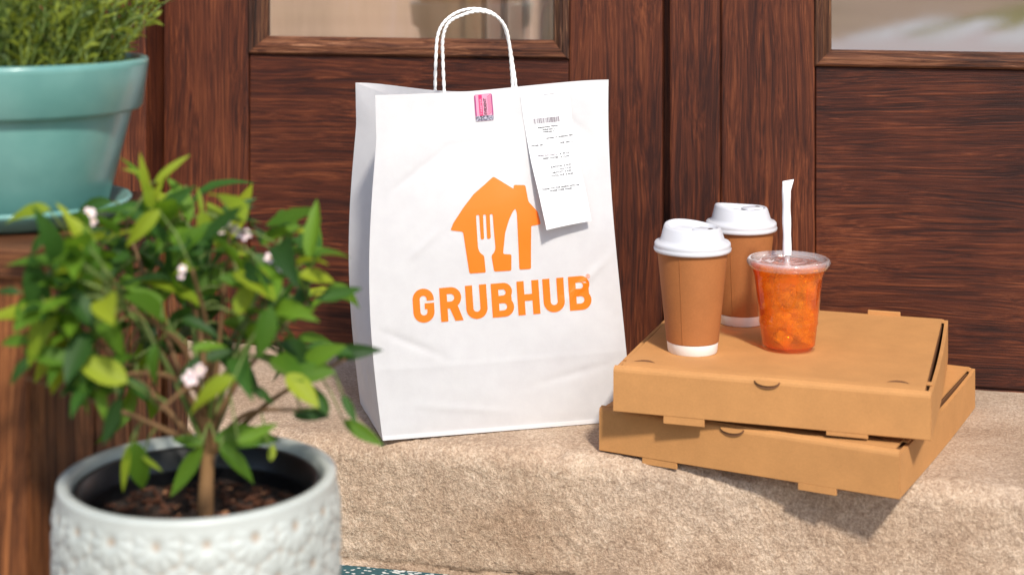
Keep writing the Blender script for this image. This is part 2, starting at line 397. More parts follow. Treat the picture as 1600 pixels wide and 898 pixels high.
# a sheer tan curtain hangs just behind the left glass
t = NT('sheer_tan_curtain'); c = t.coord()
M_curt = t.p(Base_Color=t.ramp(t.noise(t.map(c, (7, 1, 1.2)), 1.2, 4, .6), [(.30, (.46, .28, .13)), (.5, (.72, .46, .29)), (.68, (.74, .52, .46))]), Roughness=.9)
def curt(i, j):
    x = xb - .01 + (xc - xb + .02) * i; k = smooth(.55, .8, i)
    return Vector((x, .085 + .006 * math.sin(i * 19) * (1 - k) + .022 * k * math.sin(i * 95 + .6 * math.sin(j * 3)), .36 + 1.6 * j))
v_, f_ = grid(160, 8, curt)
cu_ = obj('curtain', me('curtain', v_, f_), M_curt, None, True, WP, WR); tag(cu_, 'tan curtain hanging behind the glass above the paper bag', 'curtain')
# ------------------------------------------------------------------ floor mat at the foot of the step
t = NT('teal_patterned_mat'); c = t.coord()
vo = t.n('TexVoronoi', {'Vector': t.map(c, (1, 1.6, 1)), 'Scale': 130.0}, feature='F1'); vo2 = t.noise(c, 14, 3, .5)
pat = t.ramp(t.math('ADD', vo.outputs['Distance'], t.math('MULTIPLY', t.math('SUBTRACT', vo2, .5), .9)), [(.36, (.62, .62, .58)), (.44, (.025, .085, .095))])
M_mat = t.p(Base_Color=pat, Roughness=.95, Normal=t.bump(vo.outputs['Distance'], .6, .003))
mp = onz(530, 882, LOW + .01); mp2 = onz(690, 897, LOW + .01)
mat_o = tag(obj('floor_mat', None), 'teal and white patterned floor mat at the foot of the step', 'mat')
bm = bmesh.new(); add_box(bm, 0, .75, -.45, 0, LOW + .0045, LOW + .012, .003)
COL.objects.unlink(mat_o); bpy.data.objects.remove(mat_o)
dirv = (mp2 - mp); mang = math.atan2(dirv.y, dirv.x)
mo = obj('floor_mat', bm_mesh(bm, 'floor_mat'), M_mat, None, False, (mp.x - .45 * math.cos(mang), mp.y - .45 * math.sin(mang), 0), mang)
tag(mo, 'teal and white patterned floor mat at the foot of the step', 'mat')

# ------------------------------------------------------------------ paper bag
BA = 15.0; BW, BD = .32, .165
BP = onz(598, 689, 0); BP.z = .001
bag = thing('paper_bag', 'white paper carrier bag with orange house print and twisted cord handles', 'bag', BP, R(BA))
def ztop(s): return .4195 + .0005 * math.sin(math.pi * s) + .0125 * smooth(.35, 1.0, s)
CREASE = [(0, .33, .30, .22, .0016), (1, .50, .72, .34, -.0018), (.04, .70, .34, .86, .0014), (.70, .97, .98, .80, .0014), (.10, .10, .55, .05, -.0010), (.55, .12, .98, .18, .0012), (.2, .86, .64, .87, -.0010), (.30, .62, .12, .50, -.0012)]
def bag_front(s, v):
    z = v * ztop(s)
    xl = -.013 * math.sin(math.pi * min(1, v * 1.15)) - .007 * v
    xr = BW - .026 * smooth(0, 1, v) - .006 * math.sin(math.pi * v)
    x = xl + (xr - xl) * s
    y = .012 * v * v + .014 * smooth(.55, 1, v) * math.exp(-((s - .5) / .28) ** 2)
    bulge = -.007 * math.sin(math.pi * s) * math.sin(math.pi * min(1, v * 1.1))
    wob = .0022 * noise.noise(Vector((s * 3.1, v * 3.7, 1))) + .0009 * noise.noise(Vector((s * 8, v * 9, 4)))
    fold = -.0006 * math.exp(-((v - .205) / .005) ** 2)      # the flattened bag's horizontal crease
    for (sa, va, sb, vb, am) in CREASE:
        du, dv = sb - sa, vb - va; tt = min(1, max(0, ((s - sa) * du + (v - va) * dv) / (du * du + dv * dv)))
        dd_ = math.hypot(s - sa - tt * du, (v - va - tt * dv) * 1.3); fold += am * math.exp(-(dd_ / .013) ** 2) * math.sin(math.pi * min(.97, max(.03, tt)))
    e = smooth(0, .06, s) * smooth(0, .06, 1 - s) * smooth(0, .04, v)
    return Vector((x, y + (bulge + wob) * e + fold * .8, z))
def bag_back(s, v):
    f = bag_front(s, v); z = v * (ztop(s) - .001)
    gap = BD * (1 - smooth(.35, 1, v) * (smooth(.0, .42, s)) * .93) * (1 - .10 * v * (1 - s))
    e = .002 * noise.noise(Vector((s * 3, v * 3, 9)))
    xx = f.x
    z += .004 * v * (1 - smooth(0, .3, s))
    return Vector((xx, f.y * (1 if v > .6 else v / .6) + gap + e * v, z))
def panel(name, fn, nu, nv, mat=M_bag, th=.0006):
    v_, f_ = grid(nu, nv, fn); return obj(name, me(name, v_, f_), mat, bag, True)
panel('front_panel', bag_front, 90, 120)
panel('back_panel', bag_back, 40, 48)
def gusset(side):
    def fn(a, v):
        s = 0 if side < 0 else 1
        p, q = bag_front(s, v), bag_back(s, v); m = p.lerp(q, a)
        k = smooth(.16, .52, v)
        depth = .034 * k * (1 - abs(2 * a - 1)) + .006 * (1 - abs(2 * a - 1)) * v
        tri = max(0, .22 - v) * .0
        gap = (q - p).length
        depth = min(depth + (.5 * max(0, BD - gap)) * (1 - abs(2 * a - 1)), .09)
        wob = .0022 * noise.noise(Vector((a * 3, v * 6, 3 + side))) * math.sin(math.pi * a)
        crease = -.004 * math.exp(-((v - (.06 + .30 * abs(a - .5) * 2)) / .02) ** 2) * math.sin(math.pi * a)
        return m + Vector((-side * (depth + wob + crease), 0, -.045 * v * depth / .034 * (.25 if side < 0 else .42)))
    return fn
panel('side_gusset', gusset(-1), 24, 48); panel('side_gusset', gusset(1), 24, 48)
obj('bottom_panel', me('bottom_panel', [(0, 0, .0005), (BW, 0, .0005), (BW, BD, .0005), (0, BD, .0005)], [(0, 3, 2, 1)]), M_bag, bag)
def hem(a, v):
    p = bag_front(a, 0.012 * v / 1.0 + .0005); return p + Vector((0, -.0009 - .0006 * (1 - v), 0))
panel('bottom_fold', hem, 40, 2)
# pixel on the front panel -> (s, v)
BM = Matrix.Translation(BP) @ Matrix.Rotation(R(BA), 4, 'Z')
def proj(p): return Vector((CX + FPX * p.x / p.y, HZ + FPX * (CAMH - p.z) / p.y))
def bag_sv(px, py):
    s, v = .5, .5
    for _ in range(12):
        e = .002
        f0 = proj(BM @ bag_front(s, v)); fs_ = (proj(BM @ bag_front(s + e, v)) - f0) / e; fv = (proj(BM @ bag_front(s, v + e)) - f0) / e
        r = Vector((px, py)) - f0; det = fs_.x * fv.y - fv.x * fs_.y
        s += (r.x * fv.y - fv.x * r.y) / det; v += (fs_.x * r.y - r.x * fs_.y) / det
        s = min(1.05, max(-.05, s)); v = min(1.05, max(-.05, v))
    return s, v
# flat metric chart on the bag front (metres right, metres up)
def bag_chart(a, b, off):
    s = (a + .008) / (BW - .014); v = b / .417
    p = bag_front(s, v); e = .004
    n = (bag_front(s + e, v) - bag_front(s - e, v)).cross(bag_front(s, v + e) - bag_front(s, v - e)).normalized()
    if n.y > 0: n = -n
    return p + n * off
def sv_chart(s, v): return s * (BW - .014) - .008, v * .417
def tess(loops):
    polys = [[Vector((x, y, 0)) for x, y in l] for l in loops]
    tri = geometry.tessellate_polygon(polys); flat = [p for l in polys for p in l]
    return flat, [tuple(t_) for t_ in tri]
def wrap_mesh(name, flat, tris, place, maxlen=None):
    m = me(name, flat, tris); bm = bmesh.new(); bm.from_mesh(m); bpy.data.meshes.remove(m)
    bmesh.ops.remove_doubles(bm, verts=bm.verts, dist=1e-7)
    if maxlen:
        for _ in range(6):
            long = [e for e in bm.edges if e.calc_length() > maxlen]
            if not long: break
            bmesh.ops.subdivide_edges(bm, edges=long, cuts=1); bmesh.ops.triangulate(bm, faces=bm.faces)
    for v in bm.verts: v.co = place(v.co)
    mm = bpy.data.meshes.new(name); bm.to_mesh(mm); bm.free(); return mm
def from_crop(x, y):       # crop used while tracing: 290x260 px at (640, 260), 1002 px wide
    s, v = bag_sv(640 + x * .28942, 260 + y * .28953); return sv_chart(s, v)
def rounded(pts, r, n=4):
    """round the corners of a closed outline"""
    out = []; N = len(pts); P = [Vector(p) for p in pts]
    for i in range(N):
        a, b, c_ = P[i - 1], P[i], P[(i + 1) % N]
        la, lc = (a - b).length, (c_ - b).length; q = min(r, la * .45, lc * .45)
        s_, e_ = b + (a - b) / la * q, b + (c_ - b) / lc * q
        for k in range(n + 1):
            t_ = k / n; out.append(tuple(s_ * (1 - t_) ** 2 + b * 2 * t_ * (1 - t_) + e_ * t_ * t_))
    return out
house = [(452, 55), (562, 122), (561, 100), (624, 101), (641, 190), (690, 243), (708, 312), (656, 320), (655, 552), (592, 556), (588, 450), (578, 250), (570, 226), (556, 244), (536, 288), (515, 360), (504, 472), (549, 474), (549, 561), (456, 566), (441, 480), (456, 464), (463, 440),
         (447, 256), (432, 258), (438, 388), (418, 391), (411, 258), (396, 260), (402, 392), (384, 394), (375, 260), (358, 263), (369, 440), (379, 465), (402, 482), (411, 571), (323, 577), (288, 352), (220, 344), (236, 304), (290, 222), (345, 150)]
hpts = rounded(house, 9, 3)
flat, tri = tess([[from_crop(*p) for p in hpts]])
obj('house_print', wrap_mesh('house_print', flat, tri, lambda c_: bag_chart(c_.x, c_.y, .0007), .012), M_orange, bag)
def arc(cx_, cy_, r, a0, a1, n=10): return [(cx_ + r * math.cos(R(a0 + (a1 - a0) * i / n)), cy_ + r * math.sin(R(a0 + (a1 - a0) * i / n))) for i in range(n + 1)]
Hh, S_, W_ = 185.0, 39.0, 116.0
def L_U():
    o = [(0, Hh)] + arc(W_ / 2, W_ / 2, W_ / 2, 180, 360, 16) + [(W_, Hh), (W_ - S_, Hh)] + arc(W_ / 2, W_ / 2, W_ / 2 - S_, 0, -180, 12) + [(S_, Hh)]
    return [o]
def L_H():
    return [[(0, 0), (0, Hh), (S_, Hh), (S_, 112), (W_ - S_ + 4, 112), (W_ - S_ + 4, Hh), (W_ + 4, Hh), (W_ + 4, 0), (W_ - S_ + 4, 0), (W_ - S_ + 4, 76), (S_, 76), (S_, 0)]]
def L_B():
    w_ = W_ + 4
    o = [(0, 0), (0, Hh)] + [(w_ - 54, Hh)] + arc(w_ - 54, Hh - 48, 48, 90, -28, 10) + arc(w_ - 52, 52, 52, 38, -90, 12)
    h1 = [(S_, Hh - 35)] + arc(w_ - 58, Hh - 52, 17, 90, -90, 8) + [(S_, Hh - 69)]
    h2 = [(S_, 75)] + arc(w_ - 58, 55, 20, 90, -90, 8) + [(S_, 35)]
    return [o, h1, h2]
def L_R():
    w_ = W_ + 2
    o = [(0, 0), (0, Hh)] + arc(w_ - 58, Hh - 57, 57, 90, -52, 14) + [(w_ + 4, 0), (w_ - 40, 0), (w_ - 66, 70), (S_, 70), (S_, 0)]
    h1 = [(S_, Hh - 36)] + arc(w_ - 60, Hh - 57, 21, 90, -90, 8) + [(S_, Hh - 78)]
    return [o, h1]
def L_G():
    r = W_ / 2
    o = [(W_, 118)] + arc(r, Hh - r, r, 0, 180, 16) + arc(r, r, r, 180, 360, 16) + [(W_, 104), (r + 6, 104), (r + 6, 72), (W_ - S_, 72)] + arc(r, r, r - S_, 0, -180, 10) + arc(r, Hh - r, r - S_, 180, 0, 10) + [(W_ - S_, 118)]
    return [o]
letters = [(L_G, 24, 846), (L_R, 171, 838), (L_U, 310, 826), (L_B, 449, 815), (L_H, 588, 803), (L_U, 727, 790), (L_B, 866, 778)]
for fn, ox, oy in letters:
    loops = []
    for lp in fn():
        loops.append([from_crop(ox + x * .985 - .066 * y, oy - x * .087 - y * .985) for x, y in lp])
    flat, tri = tess(loops)
    obj('print_letter', wrap_mesh('print_letter', flat, tri, lambda c_: bag_chart(c_.x, c_.y, .0007), .014), M_orange, bag)
def text_mesh(txt, size=1.0, spacing=1.0, align='LEFT', weight=.0):
    cu = bpy.data.curves.new('txt', 'FONT'); cu.body = txt; cu.size = size; cu.align_x = align; cu.space_character = spacing; cu.resolution_u = 2; cu.offset = weight
    o = bpy.data.objects.new('txt', cu); COL.objects.link(o)
    dg = bpy.context.evaluated_depsgraph_get(); m = bpy.data.meshes.new_from_object(o.evaluated_get(dg))
    vs_ = [v.co.copy() for v in m.vertices]; fs_ = [tuple(p.vertices) for p in m.polygons]
    bpy.data.objects.remove(o); bpy.data.curves.remove(cu); bpy.data.meshes.remove(m); return vs_, fs_
v_, f_ = text_mesh('\u00ae', .007)
c0 = from_crop(952, 604)
obj('registered_mark', me('registered_mark', [bag_chart(c0[0] + p.x, c0[1] + p.y, .0007) for p in v_], f_), M_orange, bag)
# tamper seal over the top edge
def seal_quad(name, a0, a1, b0, b1, off, mat, parent=None, n=8, slant=0, rnd=0):
    """a: -1..1 across, b: 0 (bottom) .. 1 (top edge)"""
    if rnd:
        pts = rounded([(a0, b0), (a1, b0), (a1, b1), (a0, b1)], rnd, 5); flat, tri = tess([pts])
        m = wrap_mesh(name, flat, tri, lambda c_: seal_pt(c_.x, c_.y, off), .3)
    else:
        v2, f2 = grid(2, n, lambda i, j: seal_pt(a0 + (a1 - a0) * i + slant * j, b0 + (b1 - b0) * j, off)); m = me(name, v2, f2)
    return obj(name, m, mat, parent)
sc0 = sv_chart(*bag_sv(755, 188)); sc1 = sv_chart(*bag_sv(754, 145))
stx = (sc0[0] + sc1[0]) / 2 + .001; stz0, stz1 = sc0[1] - .001, .4125
def seal_pt(a, b, off): return bag_chart(stx + a * .0122 + (.5 - b) * .002, stz0 + (stz1 - stz0) * b, off)
seal = seal_quad('seal_sticker', -1, 1, 0, 1.0, .0009, M_pinkpale, bag, rnd=.16)
seal_quad('foil_end', -.98, .98, .01, .2, .0012, M_foil, seal, rnd=.15)
seal_quad('magenta_band', -.52, -.14, .2, .97, .0012, M_magenta, seal)
seal_quad('edge_band', -.98, -.84, .2, .95, .0012, M_purple, seal)
seal_quad('edge_band', .86, .98, .2, .95, .0012, M_purple, seal)
for i in range(9):
    b0 = .21 + i * .08
    seal_quad('hatch_stripe', .40, .84, b0, b0 + .028, .0012, M_magenta, seal, 1) if False else obj('hatch_stripe', me('hatch_stripe', [seal_pt(.42, b0, .0012), seal_pt(.84, b0 + .10, .0012), seal_pt(.84, b0 + .125, .0012), seal_pt(.42, b0 + .025, .0012)], [(0, 1, 2, 3)]), M_magenta, seal)
for txt, a0, size, mt in (('TAMPER', -.22, .30, M_pinkpale), ('EVIDENT', .30, .44, M_black)):
    v_, f_ = text_mesh(txt, 1.0, weight=.02); wx = max(p.x for p in v_)
    L_ = .62
    obj('seal_lettering', me('seal_lettering', [seal_pt(a0 - p.y * size * 1.0, .22 + p.x / wx * L_, .0015) for p in v_], f_), mt, seal)
# twisted cord handles
def handle(name, pxpts, y_off):
    P = []
    for px, py, dy in pxpts:
        base = BM @ Vector((.15, .05 + y_off + dy, .4)); P.append(BM.inverted() @ at(px, py, base.y + (px - 740) / FPX * base.y * math.tan(R(BA))))
    P = catmull(P, 10); vs_, fs_ = [], []
    # two plies twisted round each other
    for ph in (0, math.pi):
        Q = []
        for i, p in enumerate(P):
            t_ = (P[min(i + 1, len(P) - 1)] - P[max(i - 1, 0)]).normalized(); o1 = t_.cross(Vector((0, 1, 0))).normalized(); o2 = t_.cross(o1)
            a = i * 1.0 + ph; Q.append(p + (o1 * math.cos(a) + o2 * math.sin(a)) * .0007)
        tube_into(vs_, fs_, Q, .0017, 8)
    return obj(name, me(name, vs_, fs_), M_cord, bag, True)
handle('handle', [(696, 175, .0), (694, 141, 0), (692, 95, -.004), (692, 60, -.008), (701, 36, -.012), (722, 24, -.014), (748, 18, -.015), (774, 25, -.014), (790, 44, -.012), (796, 72, -.008), (799, 105, -.004), (801, 137, 0), (801, 170, 0)], -.024)
handle('handle', [(682, 175, .0), (680, 141, 0), (681, 95, 0), (684, 56, .002), (695, 34, .004), (716, 19, .006), (742, 14, .006), (768, 20, .006), (786, 38, .005), (795, 66, .003), (801, 100, 0), (806, 136, 0), (806, 170, 0)], .022)

# ------------------------------------------------------------------ receipt stapled to the bag
rc = thing('receipt', 'long printed till receipt stapled to the front of the white paper bag', 'receipt', BP, R(BA))
rt = Vector(sv_chart(*bag_sv(852, 146))); rtl = Vector(sv_chart(*bag_sv(813, 150))); rtr = Vector(sv_chart(*bag_sv(889, 143)))
rbl = Vector(sv_chart(*bag_sv(845, 356))); rbr = Vector(sv_chart(*bag_sv(919, 343)))
def rec_pt(a, b, off=0):     # a 0..1 across, b 0 top .. 1 bottom
    q = rtl.lerp(rtr, a).lerp(rbl.lerp(rbr, a), b)
    lift = .0012 + .019 * smooth(.1, 1.0, b) ** 1.3 * (.9 - .35 * a) + .004 * (abs(a - .5) * 2) ** 2 * (1 - a) * smooth(.2, .8, b)
    return bag_chart(q.x, q.y, lift + off)
v_, f_ = grid(14, 40, lambda i, j: rec_pt(i, 1 - j)); obj('paper_strip', me('paper_strip', v_, f_), M_receipt, rc, True)
rwid = (rtr - rtl).length; rlen = (rbl - rtl).length
def rec_px(px, py):          # receipt coordinates of a photo pixel (bilinear, on the strip itself)
    q = Vector(sv_chart(*bag_sv(px, py))); a, b = .5, .5
    for _ in range(8):
        c_ = rtl.lerp(rtr, a).lerp(rbl.lerp(rbr, a), b); r_ = q - c_
        da = (rtr - rtl).lerp(rbr - rbl, b); db = (rbl - rtl).lerp(rbr - rtr, a); det = da.x * db.y - db.x * da.y
        a += (r_.x * db.y - db.x * r_.y) / det; b += (da.x * r_.y - r_.x * da.y) / det
    return a, b
def rec_text(txt, px0, py0, px1, py1, mt=M_ink, hgt=.0021):
    a0, b0 = rec_px(px0, py0); a1, b1 = rec_px(px1, py1); v_, f_ = text_mesh(txt, 1.0, weight=.04); wx = max(p.x for p in v_)
    obj('printed_line', me('printed_line', [rec_pt(a0 + (a1 - a0) * p.x / wx, b0 + (b1 - b0) * p.x / wx - p.y * hgt * 1.25 / rlen, .0003) for p in v_], f_), mt, rc)
for l in [('Restaurant Name', 840, 201, 871, 197), ('Address 1', 847, 204, 866, 202), ('Address 2', 848, 207.5, 866, 205.5),
          ('07/05/17 6:00:04 PM', 853, 218, 894, 212), ('TKB:  #5111', 873, 224.5, 894, 222), ('ORDER: 282', 828, 230.2, 848, 227.8),
          ('1 FRIED RAV PASTA', 836, 246, 870, 242.5, M_inkpale), ('$ 40.75', 873, 241.5, 888, 239.5), ('1 FRESH OYSTER', 843, 250, 871, 247), ('$ 12.50', 874, 246.5, 888, 244.5),
          ('SUBTOTAL  $ 53.25', 858, 263, 890, 257.5), ('TAX  $ 5.33', 872, 265.5, 890, 262.5), ('GRATUITY  $ 6.00', 860, 271.5, 890, 267), ('TOTAL DUE  $ 64.65', 858, 276.5, 893, 271.5),
          ('THANK YOU FOR DINING WITH US!', 842, 297.5, 902, 289), ('PLEASE COME AGAIN', 855, 299.5, 890, 294.5)]:
    rec_text(*l)
for (x0, y0, x1, y1) in ((826, 226.5, 894, 217.5), (829, 233.1, 895, 226.5)):
    a0, b0 = rec_px(x0, y0); a1, b1 = rec_px(x1, y1); vs_, fs_ = [], []
    for i in range(34):
        p, q = i / 34, (i + .5) / 34; k = len(vs_); hh = .0004 / rlen
        vs_ += [rec_pt(a0 + (a1 - a0) * p, b0 + (b1 - b0) * p, .0003), rec_pt(a0 + (a1 - a0) * q, b0 + (b1 - b0) * q, .0003), rec_pt(a0 + (a1 - a0) * q, b0 + (b1 - b0) * q - hh, .0003), rec_pt(a0 + (a1 - a0) * p, b0 + (b1 - b0) * p - hh, .0003)]; fs_.append((k, k + 1, k + 2, k + 3))
    obj('dashed_rule', me('dashed_rule', vs_, fs_), M_inkpale, rc)
rr = random.Random(3); x = 0; vs_, fs_ = [], []
a0, b0 = rec_px(833, 194.5); a1, b1 = rec_px(875, 190)
while x < 1:
    ww = rr.choice([.011, .011, .02, .03]); k = len(vs_); hh = 8.2 * .00082 / rlen
    p, q = x, min(1, x + ww); A0, A1 = a0 + (a1 - a0) * p, a0 + (a1 - a0) * q; B0, B1 = b0 + (b1 - b0) * p, b0 + (b1 - b0) * q
    vs_ += [rec_pt(A0, B0, .0003), rec_pt(A1, B1, .0003), rec_pt(A1, B1 - hh, .0003), rec_pt(A0, B0 - hh, .0003)]; fs_.append((k, k + 1, k + 2, k + 3)); x += ww + rr.choice([.011, .013, .022])
obj('barcode', me('barcode', vs_, fs_), M_inkpale, rc)
st0, st1 = sv_chart(*bag_sv(850, 147)), sv_chart(*bag_sv(866, 145.3))
obj('staple', tube('staple', [bag_chart(*st0, .0005), bag_chart(*st0, .0021), bag_chart(st0[0] * .5 + st1[0] * .5, st0[1] * .5 + st1[1] * .5, .0022), bag_chart(*st1, .0021), bag_chart(*st1, .0005)], .00035, 6), M_staple, rc)

# ------------------------------------------------------------------ cardboard boxes
BL, BH, TH = .360, .0520, .003
DS = 1.09
def pizza_box(label, loc, yaw, pitch, moon_x, tabs):
    b = thing('pizza_box', label, 'box', loc, -R(yaw)); b.rotation_euler = (-pitch, 0, -R(yaw)); b['group'] = 'stacked cardboard boxes'; b.scale = (1, DS, 1)
    h = BL / 2; zt = BH
    # local: y forward is negative
    box('base_panel', -h + .004, h - .004, -h + .005, h - .003, 0, TH, M_kraft, b, .0006)
    for sx in (-1, 1):
        x0, x1 = sorted((sx * h, sx * (h - .0045)))
        bm = bmesh.new(); n = 14; vs_ = []
        for i in range(n + 1):
            y = -h + .0035 + (BL - .0045) * i / n
            bow = .0022 * math.sin(math.pi * i / n); top = zt - .0035 - .0012 * math.sin(math.pi * i / n * 1.0) + .0022 * (i == n)
            for xx, zz in ((x0 + sx * bow, 0), (x1 + sx * bow, 0), (x1 + sx * bow, top), (x0 + sx * bow, top)): vs_.append(bm.verts.new((xx, y, zz)))
        for i in range(n):
            for k in range(4): bm.faces.new((vs_[i * 4 + k], vs_[i * 4 + (k + 1) % 4], vs_[i * 4 + 4 + (k + 1) % 4], vs_[i * 4 + 4 + k]))
        bm.faces.new(vs_[:4]); bm.faces.new(vs_[-4:])
        obj('side_wall', bm_mesh(bm, 'side_wall'), M_kraft, b)
        box('inner_fold', sx * (h - .0085) - .0012, sx * (h - .0085) + .0012, -h + .02, h - .006, TH + .0005, zt - .006, M_kraftshade, b, 0)
    box('back_wall', -h + .0048, h - .0048, h - .003, h, 0, zt - .0005, M_kraft, b, .001)
    # lid: panel with a slight sag, narrow front fold and front flap
    def lidpt(i, j):
        x = (-h + .0075) + (BL - .015) * i; y = (-h + .0122) + (BL - .0127) * j
        z = zt - .0022 * math.sin(math.pi * i) * math.sin(math.pi * j) + .0006 * noise.noise(Vector((x * 9, y * 9, yaw)))
        z -= .0012 * math.exp(-((y + h - .0122) / .0022) ** 2)
        return Vector((x, y, z))
    v_, f_ = grid(24, 40, lidpt); nt = len(v_)
    v2 = [p - Vector((0, 0, TH * .8)) for p in v_]; W1 = 25
    fb = [tuple(nt + k for k in reversed(f)) for f in f_]
    rim = []
    for i in range(24): rim += [(i, nt + i, nt + i + 1, i + 1)[::-1], (40 * W1 + i, 40 * W1 + i + 1, nt + 40 * W1 + i + 1, nt + 40 * W1 + i)[::-1]]
    for j in range(40): rim += [(j * W1, (j + 1) * W1, nt + (j + 1) * W1, nt + j * W1)[::-1], (j * W1 + 24, nt + j * W1 + 24, nt + (j + 1) * W1 + 24, (j + 1) * W1 + 24)[::-1]]
    lid = obj('lid_panel', me('lid_panel', v_ + v2, f_ + fb + rim), M_kraft, b)
    # front: rounded fold strip and flap, one extruded section
    prof = [(.0088, zt - .0030), (.0088, zt - .0008), (.0078, zt + .0001), (.0058, zt + .0006), (.0046, zt - .0010), (.0036, zt - .0004), (.0020, zt - .0011), (.0007, zt - .0028), (0, zt - .0055), (0, .0008), (.0008, 0), (.0030, 0), (.0030, zt - .0055), (.0040, zt - .0034)]
    vs_ = []
    n = 30
    for i in range(n + 1):
        x = -h + .0004 + (BL - .0008) * i / n; bw = .0008 * noise.noise(Vector((x * 7, 2, yaw)))
        for y, z in prof: vs_.append((x, -h + y + bw, z))
    K = len(prof); fs_ = [(i * K + k, i * K + (k + 1) % K, (i + 1) * K + (k + 1) % K, (i + 1) * K + k) for i in range(n) for k in range(K)] + [tuple(range(K)), tuple(n * K + k for k in range(K))]
    bm = bmesh.new(); mm = me('front_flap', vs_, fs_); bm.from_mesh(mm); flap = obj('front_flap', bm_mesh(bm, 'front_flap'), M_kraft, b)
    for (x0, x1, dp) in tabs: box('tab', x0, x1, -h + .0003, -h + .0027, -dp, .0004, M_kraft, flap, .0004)
    # half-moon pull at the front edge
    def halfmoon(name, cx_, cy_, z_, rx, ry, th, mat, vertical, par):
        n = 14; P = []
        for i in range(n + 1):
            a = math.pi * i / n; P.append((cx_ + rx * math.cos(a), ry * math.sin(a)))
        vs_ = []
        for k in (0, 1):
            for x, d in P:
                vs_.append((x, cy_ - .0006 - k * th - d * .16, z_ - d) if vertical else (x, cy_ - d, z_ + k * th))
        m_ = n + 1; fs_ = [tuple(range(m_)), tuple(m_ + i for i in range(m_))] + [(i, (i + 1) % m_, m_ + (i + 1) % m_, m_ + i) for i in range(m_)]
        bm = bmesh.new(); mm = me(name, vs_, fs_); bm.from_mesh(mm); return obj(name, bm_mesh(bm, name), mat, par)
    pull = halfmoon('pull_tab', moon_x, -h - .0004, zt - .0012, .0135, .0052, .0014, M_kraft, True, lid)
    halfmoon('cut_edge', moon_x, -h + .0006, zt - .0020, .0148, .0080, .0006, M_kraftshade, True, lid)  # dark crescent: shade under the pull put into the colour
    # crescent vent slits as dark sheets, their inner shade put into colour, and side locks
    for vx in (-h + .030, h - .038):
        vs_, fs_ = [], []; n = 12
        for i in range(n + 1):
            a = -1 + 2 * i / n; y = -h + .030 + .0035 * (1 - a * a) ; wv = .0020 * (1 - a * a) + .0003
            X = vx + a * .0125; ii = (X + h - .0075) / (BL - .015); jj = (y + h - .0122) / (BL - .0127); z = lidpt(ii, jj).z + .0004
            vs_ += [(X, y, z), (X, y + wv * 1.6, z + .0008 * (1 - a * a))]
        fs_ = [(2 * i, 2 * i + 2, 2 * i + 3, 2 * i + 1) for i in range(n)]
        obj('vent_slit', me('vent_slit', vs_, fs_), M_kraftshade, lid)
    for sx in (-1, 1):
        for y0 in (-h + .042, h - .012):
            xx = sorted((sx * (h - .0078), sx * (h - .0012))); box('side_lock', xx[0], xx[1], y0, y0 + .009, zt - .0034, zt - .0012, M_kraft, lid, .0004)
    box('hinge_tab', .075, .118, h - .002, h + .0020, zt - .008, zt + .0052, M_kraft, b, .0008)
    return b
f1 = onz(1405, 781, .0); yaw1 = 28.0
def box_center(corner, yaw):
    c_, s_ = math.cos(R(yaw)), math.sin(R(yaw)); h = BL / 2   # front right corner is local (h, -h)
    return Vector((corner.x - (h * c_ - h * DS * s_), corner.y - (-h * s_ - h * DS * c_), 0))
b1 = box_center(f1, yaw1); b1.z = .0006
box1 = pizza_box('lower cardboard takeaway box of the stack, resting on the concrete step', b1, yaw1, 0, -.012, ((-.124, -.080, .0075), (.066, .110, .0075)))
yaw2 = 18.0; f2 = onz(1455, 690, BH + .007)
b2 = box_center(f2, yaw2); PIT = .0055 / BL; b2.z = BH + .0006 + .0010 + .0034
box2 = pizza_box('upper cardboard takeaway box of the stack, carrying the three drinks', b2, yaw2, PIT, .0, ((-.120, -.072, .0085), (.066, .112, .0045)))
ZT2 = b2.z + BH
def topz(x, y):            # height of the upper lid at a world point
    c_, s_ = math.cos(R(yaw2)), math.sin(R(yaw2)); dx, dy = x - b2.x, y - b2.y
    lx, ly = dx * c_ - dy * s_, dx * s_ + dy * c_
    h = BL / 2; sag = .0022 * math.sin(math.pi * min(1, max(0, (lx + h) / BL))) * math.sin(math.pi * min(1, max(0, (ly + h) / BL)))
    return ZT2 - sag - ly * math.sin(PIT) + .0004

